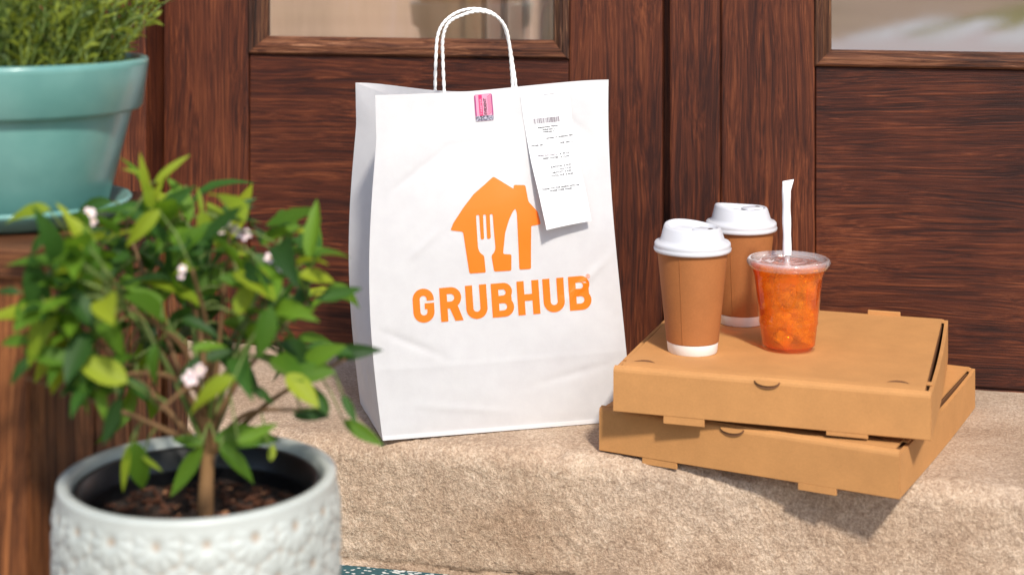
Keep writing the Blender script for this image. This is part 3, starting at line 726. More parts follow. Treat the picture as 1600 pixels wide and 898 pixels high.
# ------------------------------------------------------------------ drinks
def paper_cup(label, px, py, lidrot, H_):
    z = ZT2
    for _ in range(4): p = onz(px, py, z); z = topz(p.x, p.y)
    c_ = thing('coffee_cup', label, 'cup', (p.x, p.y, z), lidrot, 'lidded paper coffee cups')
    rb, rt_ = .0300, .0428; zb, zc = .0135, H_ - .030
    def rad(zz): return rb + (rt_ - rb) * zz / zc
    obj('base_band', lathe('base_band', [(rb - .0035, .004), (rb - .0030, .0006), (rb - .0008, 0), (rb, .0008), (rad(zb) - .0001, zb)], 72), M_white, c_, True)
    obj('body', lathe('body', [(rad(zb) - .0003, zb - .0006), (rad(zb) + .0004, zb), (rad(zb) + .0005, zb + .001), (rad(zc * .5) + .0005, zc * .5), (rad(zc) + .0004, zc)], 96), M_cup, c_, True)
    z0 = zc - .004
    def dome(v, a):
        k = smooth(z0 + .012, z0 + .032, v.z)
        # raised on the far-left side, lower at the drinking side
        return Vector((v.x, v.y, v.z + k * (-.0022 * math.cos(a) + .0012 * math.cos(2 * a + .6))))
    lp = [(rt_ + .0006, z0), (rt_ + .0032, z0 + .0002), (rt_ + .0042, z0 + .0016), (rt_ + .0044, z0 + .0042), (rt_ + .0032, z0 + .0056), (rt_ + .0036, z0 + .0068), (rt_ + .0036, z0 + .0098), (rt_ + .0022, z0 + .0118), (rt_ - .0012, z0 + .0124), (rt_ - .0030, z0 + .0132), (rt_ - .0042, z0 + .016), (rt_ - .0078, z0 + .0285), (rt_ - .0090, z0 + .0305), (rt_ - .0108, z0 + .0312), (rt_ - .0128, z0 + .0304), (rt_ - .0140, z0 + .0270), (rt_ - .0160, z0 + .0258), (.012, z0 + .0252), (.0001, z0 + .0252)]
    lid = obj('lid', lathe('lid', lp, 96, fn=dome), M_cuplid, c_, True)
    seam = R(-118) - lidrot
    vs3 = []
    for kk in range(13):
        zz = zb + .001 + (zc - zb - .006) * kk / 12
        for da, ex in ((-.007, .0004), (0, .00125), (.006, .0004)): vs3.append(((rad(zz) + ex) * math.cos(seam + da), (rad(zz) + ex) * math.sin(seam + da), zz))
    obj('seam', me('seam', vs3, [(3 * q + r_, 3 * q + r_ + 1, 3 * q + r_ + 4, 3 * q + r_ + 3) for q in range(12) for r_ in range(2)]), M_cup, c_, True)
    # drinking spout plateau on the front-right of the lid
    vs_, fs_ = [], []
    bm = bmesh.new(); add_box(bm, .004, .031, -.010, .010, z0 + .0245, z0 + .0292, .0035, 3)
    obj('spout', bm_mesh(bm, 'spout'), M_cuplid, lid, True)
    vs2 = [(.0245 + .0028 * math.cos(a), .0045 * math.sin(a), z0 + .0294) for a in [2 * math.pi * i / 16 for i in range(16)]]
    obj('sip_hole', me('sip_hole', vs2, [tuple(range(16))]), plain('sip_hole_dark', (.10, .08, .07), .6), lid)  # flat disc, the hole's darkness put into its colour
    return c_
paper_cup('front kraft paper coffee cup with white lid at the left of the box', 1082, 548, R(-35), .156)
paper_cup('rear kraft paper coffee cup with white lid behind the other drinks', 1158, 503, R(20), .156)

z = ZT2
for _ in range(4): p = onz(1232, 544, z); z = topz(p.x, p.y)
tea = thing('iced_tea_cup', 'clear plastic cup of amber iced tea with flat lid', 'cup', (p.x, p.y, z), 0)
hc = .1065
def crad(zz):
    k = zz / hc; r_ = .0325 + .0135 * smooth(0, 1.15, k) * 1.0 + .0012 * math.sin(k * 6)
    r_ += .0009 * math.exp(-((zz - .033) / .0016) ** 2) + .0022 * smooth(.088, .104, zz); return r_
prof_o = [(.0001, .0035), (.022, .0030), (.0285, .0012), (.0305, 0), (.0318, .0007)] + [(crad(.003 + i * (hc - .003) / 40), .003 + i * (hc - .003) / 40) for i in range(41)]
obj('cup_wall', lathe('cup_wall', prof_o, 96), M_pet, tea, True)
zl = .1035
prof_t = [(.0001, .0048), (.022, .0045), (.029, .0040), (.0308, .0052)] + [(crad(.006 + i * (zl - .006) / 40) - .0009, .006 + i * (zl - .006) / 40) for i in range(41)] + [(.02, zl + .0002), (.0001, zl)]
obj('tea', lathe('tea', prof_t, 96), M_tea, tea, True)
ri = random.Random(5)
for i in range(21):
    lay, k = divmod(i, 3); zc_ = .0125 + lay * .0128 + ri.uniform(-.0015, .0015)
    s_ = ri.uniform(.0092, .0115); a = lay * 1.1 + k * 2.094 + ri.uniform(-.2, .2); rr_ = crad(zc_) - .0020 - s_ * 1.25
    bm = bmesh.new(); add_box(bm, -s_, s_, -s_, s_, -s_ * .72, s_ * .72, .0028, 3)
    m4 = Matrix.Translation((rr_ * math.cos(a), rr_ * math.sin(a), zc_ + .004)) @ Matrix.Rotation(a + ri.uniform(-.5, .5), 4, 'Z') @ Matrix.Rotation(ri.uniform(-.5, .5), 4, 'X') @ Matrix.Rotation(ri.uniform(-.4, .4), 4, 'Y')
    bmesh.ops.transform(bm, matrix=m4, verts=bm.verts); obj('ice_cube', bm_mesh(bm, 'ice_cube'), M_ice, tea, True)
ro = crad(hc) + .0016
def ribs(v, a):
    k = math.exp(-((v.z - (hc - .0018)) / .0022) ** 2); r_ = math.hypot(v.x, v.y)
    if r_ < 1e-4: return v
    return Vector((v.x, v.y, v.z)) * 1.0 + Vector((v.x, v.y, 0)) / r_ * (.0004 * k * math.cos(a * 60))
lp = [(ro - .0028, hc - .0052), (ro - .0006, hc - .0056), (ro - .0002, hc - .0036), (ro + .0016, hc - .0014), (ro + .0026, hc + .0016), (ro + .0012, hc + .0042), (ro - .0012, hc + .0052), (ro - .0036, hc + .0044), (ro - .0046, hc + .0016), (ro - .0070, hc + .0006), (ro - .0125, hc + .0008), (ro - .0140, hc + .0024), (ro - .0160, hc + .0026), (ro - .0175, hc + .0010), (.0200, hc + .0008), (.0188, hc + .0020), (.0168, hc + .0021), (.0155, hc + .0008), (.0085, hc + .0007), (.0075, hc + .0019), (.0050, hc + .0020), (.0040, hc + .0008)]
plid = obj('lid', lathe('lid', lp, 180, fn=ribs), M_petlid, tea, True)
straw = tag(obj('drinking_straw', None), 'white paper wrapped drinking straw standing in the iced tea', 'straw'); COL.objects.unlink(straw); bpy.data.objects.remove(straw)
sw = thing('drinking_straw', 'white paper wrapped drinking straw standing in the iced tea', 'straw', (p.x, p.y, z), 0)
lean = Vector((-.012, .012, 1)).normalized()
obj('tube', tube('tube', [lean * q - Vector((0, .0, 0)) for q in (.03, .06, .09, hc + .010)], .0034, 16), M_straw, sw, True)
ztip = hc + .100
vs_, fs_ = [], []
N = 20; secs = []
for i in range(15):
    k = i / 14; q = hc + .0085 + (ztip - hc - .0085) * k
    cxs = lean * q; rx = .0052 + .0003 * math.sin(k * 17) ; ry = .0048
    if k > .86: rx = .0052 + (k - .86) * .013; ry = .0046 * (1 - (k - .86) / .15); cxs = cxs + Vector(((k - .86) * .018, 0, 0))
    for n_ in range(N):
        a = 2 * math.pi * n_ / N; rip = 1 + .03 * math.sin(3 * a + k * 9)
        vs_.append(cxs + Vector((rx * rip * math.cos(a), max(ry, .0006) * rip * math.sin(a), .0012 * math.cos(a) * (k > .93))))
for i in range(14):
    for n_ in range(N): fs_.append((i * N + n_, i * N + (n_ + 1) % N, (i + 1) * N + (n_ + 1) % N, (i + 1) * N + n_))
fs_.append(tuple(14 * N + k for k in range(N)))
obj('wrapper', me('wrapper', vs_, fs_), M_wrap, sw, True)
# ------------------------------------------------------------------ plant stand
c0 = at(45, 415, 1.40); STH = .335
stand = thing('plant_stand', 'brown wooden plant stand beside the step carrying the teal pot', 'stand', (c0.x, c0.y, LOW), WR)
# local: x right (0 at the right face, negative inside), y into the scene, z up from the ground
SD_, SWD, SH_ = .325, .42, STH - LOW
def leg(name, x0, x1, y0, y1, z1, tap):
    bm = bmesh.new(); add_box(bm, x0, x1, y0, y1, 0.0, z1, 0)
    for v in bm.verts:
        if v.co.z < .01 and tap:
            if tap > 0 and v.co.x < (x0 + x1) / 2: v.co.x += tap
            if tap < 0 and v.co.x > (x0 + x1) / 2: v.co.x += tap
    bmesh.ops.bevel(bm, geom=list(bm.edges), offset=.0018, segments=2, affect='EDGES')
    return obj(name, bm_mesh(bm, name), M_woodS, stand)
leg('leg', -.058, 0, 0, .052, SH_ - .0265, .041); leg('leg', -.058, 0, SD_ - .052, SD_, SH_ - .0265, .041)
leg('leg', -SWD, -SWD + .058, 0, .052, SH_ - .0265, -.041); leg('leg', -SWD, -SWD + .058, SD_ - .052, SD_, SH_ - .0265, -.041)
for sx in (-.024, -SWD + .004):
    y = .054
    for i in range(3):
        wv = (SD_ - .108) / 3
        box('side_board', sx, sx + .020, y + .001, y + wv - .001, .03, SH_ - .027, M_woodS, stand, .002); y += wv
for i in range(4):
    wv = (SD_ + .012) / 4
    box('top_board', -SWD - .008, .008, -.008 + i * wv, -.008 + (i + 1) * wv - .002, SH_ - .026, SH_, M_woodSH, stand, .0025)
# ------------------------------------------------------------------ teal pot on its saucer, rosemary in it
def glaze(name, c1, c2, rough=.30):
    t = NT(name); c = t.coord()
    return t.p(Base_Color=t.ramp(t.noise(c, 14, 4, .6), [(.3, c1), (.7, c2)]), Roughness=rough, Coat_Weight=.2, Coat_Roughness=.12, Normal=t.bump(t.noise(c, 30, 3, .5), .06, .002))
M_teal = glaze('teal_glaze', (.105, .262, .240), (.155, .33, .30))
PT = Vector((-.486, 1.555, STH))
sau = thing('saucer', 'teal glazed saucer under the teal flower pot', 'saucer', (PT.x, PT.y, STH), 0)
obj('dish', lathe('dish', [(.0001, .001), (.085, .0005), (.098, .004), (.108, .016), (.1105, .019), (.1085, .0215), (.104, .020), (.094, .009), (.082, .0065), (.0001, .0065)], 96), M_teal, sau, True)
pot = thing('flower_pot', 'glazed teal flower pot with thick rim on the wooden stand', 'flower pot', (PT.x, PT.y, STH + .007), 0)
obj('body', lathe('body', [(.0001, .0002), (.082, 0), (.086, .003), (.111, .101), (.111, .110), (.106, .112), (.1045, .10), (.08, .008), (.0001, .008)], 96), M_teal, pot, True)
ZR = .4925 - STH - .007
obj('rim', lathe('rim', [(.1085, .100), (.1175, .1005), (.1205, .1035), (.1258, ZR - .007), (.1262, ZR - .003), (.1245, ZR), (.1195, ZR), (.117, ZR - .004), (.112, .103)], 120), M_teal, pot, True)
t = NT('dark_potting_soil'); c = t.coord(); ns = t.noise(c, 130, 4, .7)
M_soil = t.p(Base_Color=t.ramp(ns, [(.35, (.008, .005, .004)), (.7, (.06, .03, .018))]), Roughness=.95, Normal=t.bump(ns, 1, .004))
def soil_mesh(r, n=40, amp=.004):
    vs_ = [Vector((0, 0, 0))]; fs_ = []
    for j in range(1, 16):
        for i in range(n):
            a = 2 * math.pi * i / n; q = Vector((r * j / 15 * math.cos(a), r * j / 15 * math.sin(a), 0)); q.z = amp * noise.noise(q * 60) + amp * noise.noise(q * 160); vs_.append(q)
    for i in range(n): fs_.append((0, 1 + i, 1 + (i + 1) % n))
    for j in range(14):
        for i in range(n): fs_.append((1 + j * n + i, 1 + (j + 1) * n + i, 1 + (j + 1) * n + (i + 1) % n, 1 + j * n + (i + 1) % n))
    return me('soil', vs_, fs_)
obj('soil', soil_mesh(.113), M_soil, pot, True, (0, 0, ZR - .018))
def leafmat(name, c1, c2, trans, tcol, rough=.55):
    t = NT(name); c = t.coord(); r_ = t.n('ObjectInfo').outputs['Random']
    nz = t.noise(c, 60, 3, .6)
    f = t.math('ADD', t.math('MULTIPLY', nz, .5), t.math('MULTIPLY', r_, .5))
    t.p(Base_Color=t.ramp(f, [(.25, c1), (.75, c2)]), Roughness=rough, Specular_IOR_Level=.3, Normal=t.bump(nz, .15, .001))
    tl = t.n('BsdfTranslucent', {0: (*tcol, 1)}); mx = t.n('MixShader', {0: trans, 1: t.bsdf.outputs[0], 2: tl}); t.t.links.new(mx.outputs[0], t.out.inputs[0]); return t.m
M_leafD = leafmat('dark_leaf', (.016, .048, .009), (.042, .115, .016), .30, (.06, .17, .015))  # dark leaves; inside the crown also shade put into the colour
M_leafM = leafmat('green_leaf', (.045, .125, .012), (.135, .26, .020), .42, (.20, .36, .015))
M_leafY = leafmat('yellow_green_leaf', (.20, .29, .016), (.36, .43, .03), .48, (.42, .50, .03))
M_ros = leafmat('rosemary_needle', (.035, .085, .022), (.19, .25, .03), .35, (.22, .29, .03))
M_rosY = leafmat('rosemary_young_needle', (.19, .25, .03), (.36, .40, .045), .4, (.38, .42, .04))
M_stem = plain('brown_stem', (.16, .085, .035), .7)
M_stemG = plain('green_stem', (.12, .17, .035), .6)
ros = thing('rosemary', 'bushy yellow green rosemary growing in the teal pot', 'plant', (PT.x, PT.y, STH + .007 + ZR - .016), 0)
rg = random.Random(11)
sv_, sf_ = [], []; nv_, nf_ = [], []; yv_, yf_ = [], []
for k in range(230):
    a = rg.uniform(0, 2 * math.pi); r0 = .095 * math.sqrt(rg.random()); b = Vector((r0 * math.cos(a), r0 * math.sin(a), 0))
    out = Vector((math.cos(a), math.sin(a), 0)) * (r0 / .095); tip = b + out * rg.uniform(.015, .06) + Vector((rg.uniform(-.03, .03), rg.uniform(-.03, .03), rg.uniform(.05, .15)))
    mid = b.lerp(tip, .5) + Vector((rg.uniform(-.012, .012), rg.uniform(-.012, .012), 0.006))
    P = catmull([b, mid, tip], 6); tube_into(sv_, sf_, P, [.0013 - .0008 * i / (len(P) - 1) for i in range(len(P))], 4)
    L_ = (tip - b).length; n_ = int(L_ / .0040); is_yellow = (b.x + out.x * .03 > .03 and rg.random() < .7) or rg.random() < .14  # yellower needles, more of them on the right side
    V_, F_ = (yv_, yf_) if is_yellow else (nv_, nf_)
    for i in range(n_):
        q = P[min(len(P) - 1, int(i / n_ * (len(P) - 1)))].lerp(P[min(len(P) - 1, int(i / n_ * (len(P) - 1)) + 1)], (i / n_ * (len(P) - 1)) % 1)
        t_ = (P[-1] - P[0]).normalized(); az = i * 2.4 + k; o1 = t_.orthogonal().normalized(); o2 = t_.cross(o1)
        d = (o1 * math.cos(az) + o2 * math.sin(az)) * .8 + t_ * rg.uniform(.45, 1.1); d.normalize()
        ln = rg.uniform(.011, .021) * (1 - .3 * i / n_); sdv = d.cross(Vector((rg.uniform(-1, 1), rg.uniform(-1, 1), rg.uniform(-1, 1)))).normalized() * rg.uniform(.0013, .0024)
        e = q + d * ln * .55; tp_ = q + d * ln; j = len(V_)
        V_ += [q - sdv * .5, q + sdv * .5, e + sdv, e - sdv, tp_ + Vector((0, 0, -.001))]; F_ += [(j, j + 1, j + 2, j + 3), (j + 3, j + 2, j + 4)]
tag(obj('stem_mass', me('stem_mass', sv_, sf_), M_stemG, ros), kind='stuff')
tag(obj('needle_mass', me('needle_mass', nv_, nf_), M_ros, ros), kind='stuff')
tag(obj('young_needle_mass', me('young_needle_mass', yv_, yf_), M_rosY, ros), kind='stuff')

# ------------------------------------------------------------------ foreground planter
PY = 1.40; PX = (310 - CX) / FPX * PY; RZ = .1335; RO = 432 / FPX * PY / 2
t = NT('celadon_relief_glaze'); c = t.coord()
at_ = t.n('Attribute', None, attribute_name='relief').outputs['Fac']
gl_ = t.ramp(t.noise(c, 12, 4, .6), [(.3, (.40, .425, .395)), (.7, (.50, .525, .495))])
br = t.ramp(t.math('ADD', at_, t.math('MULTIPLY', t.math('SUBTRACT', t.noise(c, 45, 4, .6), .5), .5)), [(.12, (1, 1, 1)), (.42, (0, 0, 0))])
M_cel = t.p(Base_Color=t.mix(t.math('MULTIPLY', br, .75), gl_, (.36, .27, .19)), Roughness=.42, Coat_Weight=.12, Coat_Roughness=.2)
planter = thing('ceramic_planter', 'pale celadon ceramic planter with embossed leaf fans in the foreground', 'planter', (PX, PY, LOW + .0045), 0)
HT = RZ - LOW - .0045
NU_, NV_ = 420, 150
vs_, fs_, rel = [], [], []
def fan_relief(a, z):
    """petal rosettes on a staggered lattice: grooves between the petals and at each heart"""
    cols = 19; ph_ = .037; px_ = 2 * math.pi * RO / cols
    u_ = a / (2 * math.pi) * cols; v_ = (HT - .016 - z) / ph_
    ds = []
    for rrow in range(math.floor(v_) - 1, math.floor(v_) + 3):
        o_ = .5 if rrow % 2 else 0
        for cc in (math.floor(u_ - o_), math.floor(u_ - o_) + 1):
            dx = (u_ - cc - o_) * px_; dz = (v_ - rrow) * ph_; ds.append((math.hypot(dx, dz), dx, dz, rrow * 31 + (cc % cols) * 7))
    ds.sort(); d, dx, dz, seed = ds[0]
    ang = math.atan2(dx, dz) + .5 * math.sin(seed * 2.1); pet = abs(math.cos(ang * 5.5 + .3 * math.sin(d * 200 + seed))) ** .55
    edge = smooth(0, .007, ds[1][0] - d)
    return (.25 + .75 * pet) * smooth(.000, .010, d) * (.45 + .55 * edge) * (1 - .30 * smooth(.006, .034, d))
for j in range(NV_ + 1):
    z = HT * j / NV_
    k = z / HT; r0 = RO * (.70 + .30 * smooth(0, .75, k)) - .004 * smooth(.9, 1, k) + .002
    for i in range(NU_):
        a = 2 * math.pi * i / NU_; rv = fan_relief(a, z) if k > .25 else .5
        band = smooth(HT - .004, HT - .012, z); rv2 = rv * band + (1 - band) * .8
        rr_ = r0 + (rv2 - .5) * .0030
        vs_.append((rr_ * math.cos(a), rr_ * math.sin(a), z)); rel.append(rv2)
rowsz = [(RO - .0012, HT + .0022), (RO - .004, HT + .0035), (RO - .0075, HT + .0038), (RO - .0112, HT + .0028), (RO - .0130, HT - .001), (RO - .0140, HT - .02), (RO - .021, HT - .07), (RO - .03, HT - .2)]
for r0, z in rowsz:
    for i in range(NU_):
        a = 2 * math.pi * i / NU_; vs_.append((r0 * math.cos(a), r0 * math.sin(a), z)); rel.append(.8)
nr = NV_ + 1 + len(rowsz)
for j in range(nr - 1):
    for i in range(NU_): fs_.append((j * NU_ + i, j * NU_ + (i + 1) % NU_, (j + 1) * NU_ + (i + 1) % NU_, (j + 1) * NU_ + i))
pm_ = me('body', vs_, fs_); at2 = pm_.attributes.new('relief', 'FLOAT', 'POINT'); at2.data.foreach_set('value', rel)
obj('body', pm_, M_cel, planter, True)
obj('inner_floor', lathe('inner_floor', [(.0001, .012), (RO * .7, .012), (RO * .7, .001), (.0001, .001)], 48), M_cel, planter)
npot = thing('nursery_pot', 'black plastic nursery pot of bark and soil inside the pale planter', 'flower pot', (PX, PY, LOW + .0045), 0)
M_blackpl = plain('black_plastic', (.009, .009, .010), .35)
ri_ = RO - .0145
obj('wall', lathe('wall', [(ri_ * .78, .013), (ri_ - .006, HT - .035), (ri_ - .004, HT - .012), (ri_ - .0015, HT - .010), (ri_ - .0008, HT - .0055), (ri_ - .003, HT - .0040), (ri_ - .0065, HT - .006), (ri_ - .009, HT - .020), (ri_ - .0105, HT - .022), (ri_ - .0105, HT - .026), (ri_ - .0095, HT - .028), (ri_ - .011, HT - .040), (ri_ - .014, HT - .075)], 120), M_blackpl, npot, True)
soil = obj('soil', soil_mesh(ri_ - .0105, 56, .0045), M_soil, npot, True, (0, 0, HT - .036))
M_bark = kraft('bark_chip_brown', (.085, .032, .016), .5)
M_bark2 = kraft('bark_chip_tan', (.36, .17, .085), .4)
rb_ = random.Random(4); bv = {0: ([], []), 1: ([], [])}
for i in range(230):
    V_, F_ = bv[1 if rb_.random() < .14 else 0]
    a = rb_.uniform(0, 6.28); r0 = (ri_ - .018) * math.sqrt(rb_.random()); s_ = rb_.uniform(.002, .0065)
    m4 = Matrix.Translation((r0 * math.cos(a), r0 * math.sin(a), rb_.uniform(.001, .005))) @ Matrix.Rotation(rb_.uniform(0, 6.3), 4, 'Z') @ Matrix.Rotation(rb_.uniform(-.6, .6), 4, 'X')
    j = len(V_)
    for x, y, zz in ((-1, -.5, -.2), (1, -.4, -.2), (.8, .5, -.15), (-.9, .4, -.2), (-.9, -.4, .2), (.9, -.3, .15), (.7, .4, .25), (-.8, .35, .2)):
        V_.append(m4 @ (Vector((x + rb_.uniform(-.2, .2), y + rb_.uniform(-.15, .15), zz)) * s_))
    F_ += [(j, j + 3, j + 2, j + 1), (j + 4, j + 5, j + 6, j + 7), (j, j + 1, j + 5, j + 4), (j + 1, j + 2, j + 6, j + 5), (j + 2, j + 3, j + 7, j + 6), (j + 3, j, j + 4, j + 7)]
for k, mt in ((0, M_bark), (1, M_bark2)): tag(obj('bark_chips', me('bark_chips', *bv[k]), mt, soil), kind='stuff')

# ------------------------------------------------------------------ flowering shrub in the planter
SZ = LOW + .0045 + HT - .036
sh0 = Vector((PX + .006, PY, SZ))
shrub = thing('flowering_shrub', 'small leafy shrub with white flowers growing in the pale planter', 'plant', sh0, 0)
rl = random.Random(23)
def leaf_mesh(wr, curl, fold, twist):
    n = 8; vs_, fs_ = [], []
    for i in range(n + 1):
        t_ = i / n; wd = wr * .5 * (math.sin(math.pi * t_ ** .80) ** .85) * (1 - .12 * t_) if 0 < t_ < 1 else 0
        x = t_; z = -curl * t_ * t_ + .25 * curl * t_
        tw = twist * t_
        for s_ in (-1, -.5, 0, .5, 1):
            y = s_ * wd; zz = z + abs(s_) * wd * fold + .008 * math.sin(t_ * 22 + s_ * 3) * abs(s_)
            vs_.append((x, y * math.cos(tw), zz + y * math.sin(tw)))
    for i in range(n):
        for k in range(4): fs_.append((i * 5 + k, i * 5 + k + 1, (i + 1) * 5 + k + 1, (i + 1) * 5 + k))
    m = me('leaf', vs_, fs_); m.polygons.foreach_set('use_smooth', [True] * len(m.polygons)); return m
LEAF = {}
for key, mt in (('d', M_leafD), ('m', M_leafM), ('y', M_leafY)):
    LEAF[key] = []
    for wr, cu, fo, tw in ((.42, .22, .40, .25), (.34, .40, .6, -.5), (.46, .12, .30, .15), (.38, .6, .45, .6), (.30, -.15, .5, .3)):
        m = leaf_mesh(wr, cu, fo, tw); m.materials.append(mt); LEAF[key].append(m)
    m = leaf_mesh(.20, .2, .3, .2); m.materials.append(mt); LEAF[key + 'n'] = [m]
# branches
trunk_top = at(327, 668, PY)
vs_, fs_ = [], []
tube_into(vs_, fs_, [p_ - sh0 for p_ in catmull([sh0 - Vector((0, 0, .01)), sh0 + Vector((.001, 0, .03)), trunk_top], 6)], [.0078 - .0022 * i / 12 for i in range(13)], 12)
obj('trunk', me('trunk', vs_, fs_), plain('tan_trunk', (.24, .125, .05), .75), shrub, True)
nodes = []
tips = [(230, 275, -.01), (190, 330, .03), (290, 290, .05), (360, 360, -.03), (440, 370, .02), (120, 400, -.03), (60, 470, -.06), (40, 590, -.08), (480, 470, .0), (540, 560, -.03), (470, 640, -.05), (300, 420, -.09), (200, 480, -.10), (400, 520, -.09), (140, 590, -.10), (250, 640, -.10), (330, 380, .09), (180, 430, .07), (420, 450, .08)]
for tx, ty, dy in tips:
    e = at(tx, ty, PY + dy); s0 = sh0.lerp(trunk_top, rl.uniform(.55, 1)); mid = s0.lerp(e, .45) + Vector((rl.uniform(-.012, .012), rl.uniform(-.012, .012), rl.uniform(.0, .03)))
    P = catmull([s0, mid, e], 7); vs_, fs_ = [], []
    tube_into(vs_, fs_, [p_ - sh0 for p_ in P], [.0034 - .0022 * i / (len(P) - 1) for i in range(len(P))], 7)
    obj('branch', me('branch', vs_, fs_), M_stem if rl.random() < .6 else M_stemG, shrub, True); nodes += P[3:]
tw_v, tw_f = [], []
def put_leaf(base, direction, normal, length, mesh):
    d = direction.normalized(); n = (normal - d * normal.dot(d)).normalized(); y = n.cross(d)
    o = bpy.data.objects.new('leaf', mesh); COL.objects.link(o); o.parent = shrub
    M4 = Matrix((d, y, n)).transposed().to_4x4(); M4.translation = base - sh0
    o.matrix_local = M4 @ Matrix.Scale(length, 4)
    near = min(nodes, key=lambda q: (q - base).length)
    if (near - base).length > .003:
        m_ = near.lerp(base, .5) + Vector((0, 0, .004))
        tube_into(tw_v, tw_f, [q - sh0 for q in (near, m_, base + d * .002)], [.0010, .0009, .0007], 5)
def px_leaf(x0, y0, x1, y1, key, dY=0, tilt=0, back=0, var=None):
    """leaf from base pixel to tip pixel, at depth PY + dY"""
    if min(x0, x1) < 110 and dY > -.05: dY = -.05 - rl.random() * .05
    b = at(x0, y0, PY + dY); e = at(x1, y1, PY + dY + back)
    nrm = Vector((rl.uniform(-.35, .35) + .15, -1, .75 + tilt))
    ms = LEAF[key]; put_leaf(b, e - b, nrm, (e - b).length, ms[var % len(ms)] if var is not None else rl.choice(ms))
def C2(x, y): return x * .5345, 220 + y * .5345
def C3(x, y): return x * .3875, 600 + y * .3875
L2 = [(245, 295, 140, 320, 'm', -.05), (265, 345, 345, 370, 'm', -.05), (470, 200, 362, 305, 'y', -.07), (590, 200, 605, 290, 'y', -.03), (440, 225, 580, 135, 'd', -.02), (436, 170, 408, 42, 'yn', -.02), (450, 125, 548, 35, 'yn', -.02), (420, 100, 360, 78, 'yn', 0), (445, 200, 425, 110, 'y', -.02), (450, 180, 475, 105, 'yn', -.02),
      (590, 215, 580, 130, 'yn', -.02), (765, 300, 862, 240, 'm', .0), (640, 228, 742, 184, 'dn', .0), (400, 200, 300, 245, 'm', -.03), (690, 510, 745, 395, 'y', -.06), (800, 520, 930, 495, 'm', -.02), (925, 465, 1062, 437, 'd', -.02), (790, 480, 760, 640, 'm', -.10),
      (455, 590, 437, 718, 'm', -.12), (690, 690, 523, 778, 'y', -.14), (375, 705, 208, 630, 'y', -.13), (205, 645, 65, 608, 'm', -.12), (250, 690, 203, 782, 'm', -.12), (285, 725, 312, 805, 'm', -.11), (352, 745, 303, 882, 'd', -.12), (105, 630, 15, 705, 'd', -.12), (95, 592, -10, 578, 'm', -.12),
      (60, 445, -20, 430, 'd', -.1), (815, 590, 950, 640, 'd', -.03), (885, 660, 998, 592, 'm', -.05), (985, 632, 1098, 597, 'd', -.02), (835, 680, 935, 775, 'y', -.07), (1000, 740, 1042, 830, 'd', -.03), (1000, 815, 1118, 893, 'm', -.02), (840, 690, 980, 670, 'm', -.06), (690, 880, 815, 830, 'm', -.1),
      (530, 520, 640, 560, 'd', -.05), (560, 610, 670, 590, 'm', -.09), (600, 640, 680, 610, 'd', -.05), (40, 480, 130, 520, 'd', -.08), (150, 270, 75, 330, 'd', -.04), (150, 200, 0, 215, 'y', .0), (210, 230, 160, 175, 'yn', -.02), (330, 180, 210, 200, 'd', .02), (880, 420, 940, 385, 'd', .0),
      (860, 270, 930, 250, 'yn', .0), (740, 330, 810, 400, 'd', -.02), (640, 400, 760, 420, 'm', -.04), (480, 470, 360, 430, 'm', -.05), (330, 560, 190, 480, 'd', -.07), (600, 330, 500, 300, 'd', -.03), (680, 330, 620, 310, 'm', -.03), (440, 760, 380, 690, 'd', -.08), (960, 800, 900, 700, 'd', -.05), (740, 720, 800, 760, 'd', -.06)]
for l in L2:
    x0, y0 = C2(l[0], l[1]); x1, y1 = C2(l[2], l[3]); px_leaf(x0, y0, x1, y1, l[4], l[5], back=rl.uniform(-.015, .01))
for l in [(820, 245, 700, 445, 'm', -.03), (880, 250, 1045, 392, 'm', -.04), (860, 225, 1125, 190, 'm', -.03), (540, 225, 578, 440, 'm', -.05), (520, 240, 488, 442, 'yn', -.05), (570, 290, 660, 350, 'yn', -.05), (1090, 310, 1105, 235, 'y', -.03), (490, 75, 425, 235, 'd', -.1), (1180, 130, 1330, 110, 'd', -.05), (820, 240, 690, 215, 'm', -.03)]:
    x0, y0 = C3(l[0], l[1]); x1, y1 = C3(l[2], l[3]); px_leaf(x0, y0, x1, y1, l[4], l[5], back=rl.uniform(-.015, .01))
cnt = 0
while cnt < 215:
    a = rl.uniform(0, 6.283); q = math.sqrt(rl.random()); x = 285 + math.cos(a) * q * 235; y = 470 + math.sin(a) * q * 150
    if y > 560 and abs(x - 330) < 90: continue
    if y < 400 and (x > 470 or x < 70): continue
    dY = rl.uniform(-.06, .11)
    if x < 170: dY = rl.uniform(-.13, -.05)
    b = at(x, y, PY + dY); ctr = at(300, 560, PY)
    d = (b - ctr).normalized() * .8 + Vector((rl.uniform(-1, 1), rl.uniform(-1, 1), rl.uniform(-.9, .5)))
    if x < 170: d.x *= .3; d.y = -abs(d.y)
    put_leaf(b, d, Vector((rl.uniform(-.6, .6), rl.uniform(-1, .2), 1)), rl.uniform(.033, .062), rl.choice(LEAF[rl.choice('dddddm' if (q < .62 and dY > -.02) else ('ddmmmmy' if y > 380 else 'dmmmyy'))])); cnt += 1  # darker greens inside, lighter outside and on top: crown shading put into leaf colour
tag(obj('twigs', me('twigs', tw_v, tw_f), M_stemG, shrub, True), kind='stuff')
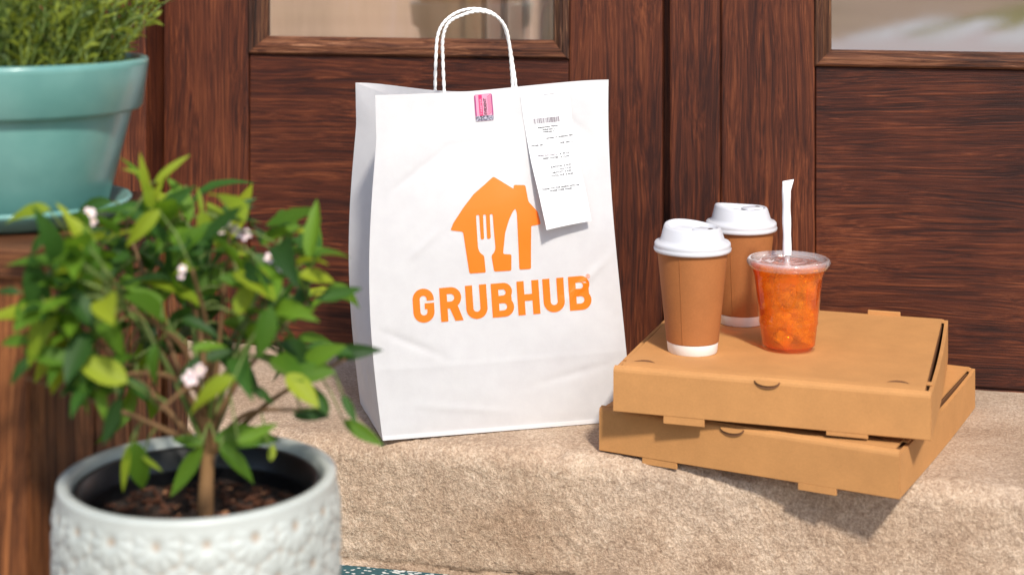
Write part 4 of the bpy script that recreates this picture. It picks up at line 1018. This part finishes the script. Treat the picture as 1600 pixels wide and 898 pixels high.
# flowers: five pale petals round a yellow eye
M_petal = plain('pale_pink_petal', (.70, .55, .55), .55, Subsurface_Weight=0.0); M_eye = plain('yellow_flower_eye', (.75, .50, .06), .6); M_eyeP = plain('plum_flower_eye', (.38, .06, .16), .6)
vs_, fs_ = [], []
for k in range(5):
    a = 2 * math.pi * k / 5; e1 = Vector((math.cos(a), math.sin(a), 0)); e2 = Vector((-math.sin(a), math.cos(a), 0)); j = len(vs_)
    for r_, wv, zz in ((.12, .12, .0), (.5, .36, .10), (.85, .36, .08), (1.05, .12, -.02)):
        vs_ += [e1 * r_ - e2 * wv + Vector((0, 0, zz)), e1 * r_ + Vector((0, 0, zz - .04)), e1 * r_ + e2 * wv + Vector((0, 0, zz))]
    for i in range(3):
        for q in range(2): fs_.append((j + i * 3 + q, j + i * 3 + q + 1, j + i * 3 + 3 + q + 1, j + i * 3 + 3 + q))
petals = me('flower', vs_, fs_); petals.materials.append(M_petal)
eye = lathe('eye', [(.0001, .10), (.16, .07), (.20, -.02), (.0001, -.05)], 10); eye.materials.append(M_eye)
eyep = eye.copy(); eyep.materials.clear(); eyep.materials.append(M_eyeP)
for (x, y, dY, s_, ep) in ((140, 333, -.06, .0085, 0), (146, 345, -.06, .007, 0), (381, 366, -.03, .0095, 1), (366, 358, -.03, .006, 0), (422, 403, -.03, .0075, 0), (434, 398, -.03, .006, 0), (441, 419, -.03, .0085, 0), (298, 590, -.10, .010, 1), (312, 578, -.10, .008, 0), (346, 360, -.03, .005, 0), (357, 349, -.03, .0045, 0), (285, 420, -.1, .005, 0), (283, 432, -.1, .004, 0)):
    o = bpy.data.objects.new('flower', petals); COL.objects.link(o); o.parent = shrub
    b = at(x, y, PY + dY) - sh0; o.location = b; o.scale = (s_ * .68,) * 3; o.rotation_euler = (R(rl.uniform(35, 80)), R(rl.uniform(-30, 30)), R(rl.uniform(-30, 30)))
    e = bpy.data.objects.new('flower_eye', eyep if ep else eye); COL.objects.link(e); e.parent = o
# ------------------------------------------------------------------ garden behind the camera, seen only as reflections in the door glass
M_streakbark = plain('pale_bark', (.62, .55, .52), .8)
def hedge_mesh(L_, H_, D_, seed, n=1500):
    r_ = random.Random(seed); V_, F_ = [], []
    for i in range(n):
        c_ = Vector((r_.uniform(-L_ / 2, L_ / 2), r_.uniform(-D_ / 2, D_ / 2), H_ * r_.random() ** .8 * (1 + .12 * math.sin(i)))); d = Vector((r_.uniform(-1, 1), r_.uniform(-1, 1), r_.uniform(-.3, 1))).normalized(); s_ = d.orthogonal().normalized(); j = len(V_); q = r_.uniform(.06, .13)
        V_ += [c_ - s_ * q * .4, c_ + d * q, c_ + s_ * q * .4, c_ - d * q]; F_.append((j, j + 1, j + 2, j + 3))
    return me('foliage', V_, F_)
M_hedge2 = plain('green_hedge_foliage', (.15, .18, .035), .8)
h2 = thing('green_hedge', 'green hedge reflected in the glass above the coffee cups', 'hedge', (-1.2, -24, LOW), R(8)); obj('foliage', hedge_mesh(7, 1.6, 1.0, 2, 3600), M_hedge2, h2)
obj('trunk', tube('trunk', [(0, 0, 0), (.02, 0, .6), (0, .03, 1.1)], [.06, .05, .02], 8), M_stem, h2)
for i, (x, y) in enumerate(((-3.05, -4.1), (-3.42, -4.3), (-3.72, -4.05))):  # unseen trees added so that pale streaks reflect in the left glass
    b_ = thing('pale_tree', ['slender pale trunk reflected nearest the door meeting line', 'slender pale trunk reflected between two others in the left glass', 'slender pale trunk reflected farthest left of three in the glass'][i], 'tree', (x, y, LOW), i, 'pale trunks reflected in the glass')
    obj('trunk', tube('trunk', [(0, 0, 0), (.02, 0, 1.2), (-.03, .02, 2.6), (.02, 0, 3.8)], [.07, .06, .05, .02], 10), M_streakbark, b_, True)
    obj('crown', hedge_mesh(1.6, 1.8, 1.6, 10 + i, 700), M_hedge2, b_, False, (0, 0, 2.3))
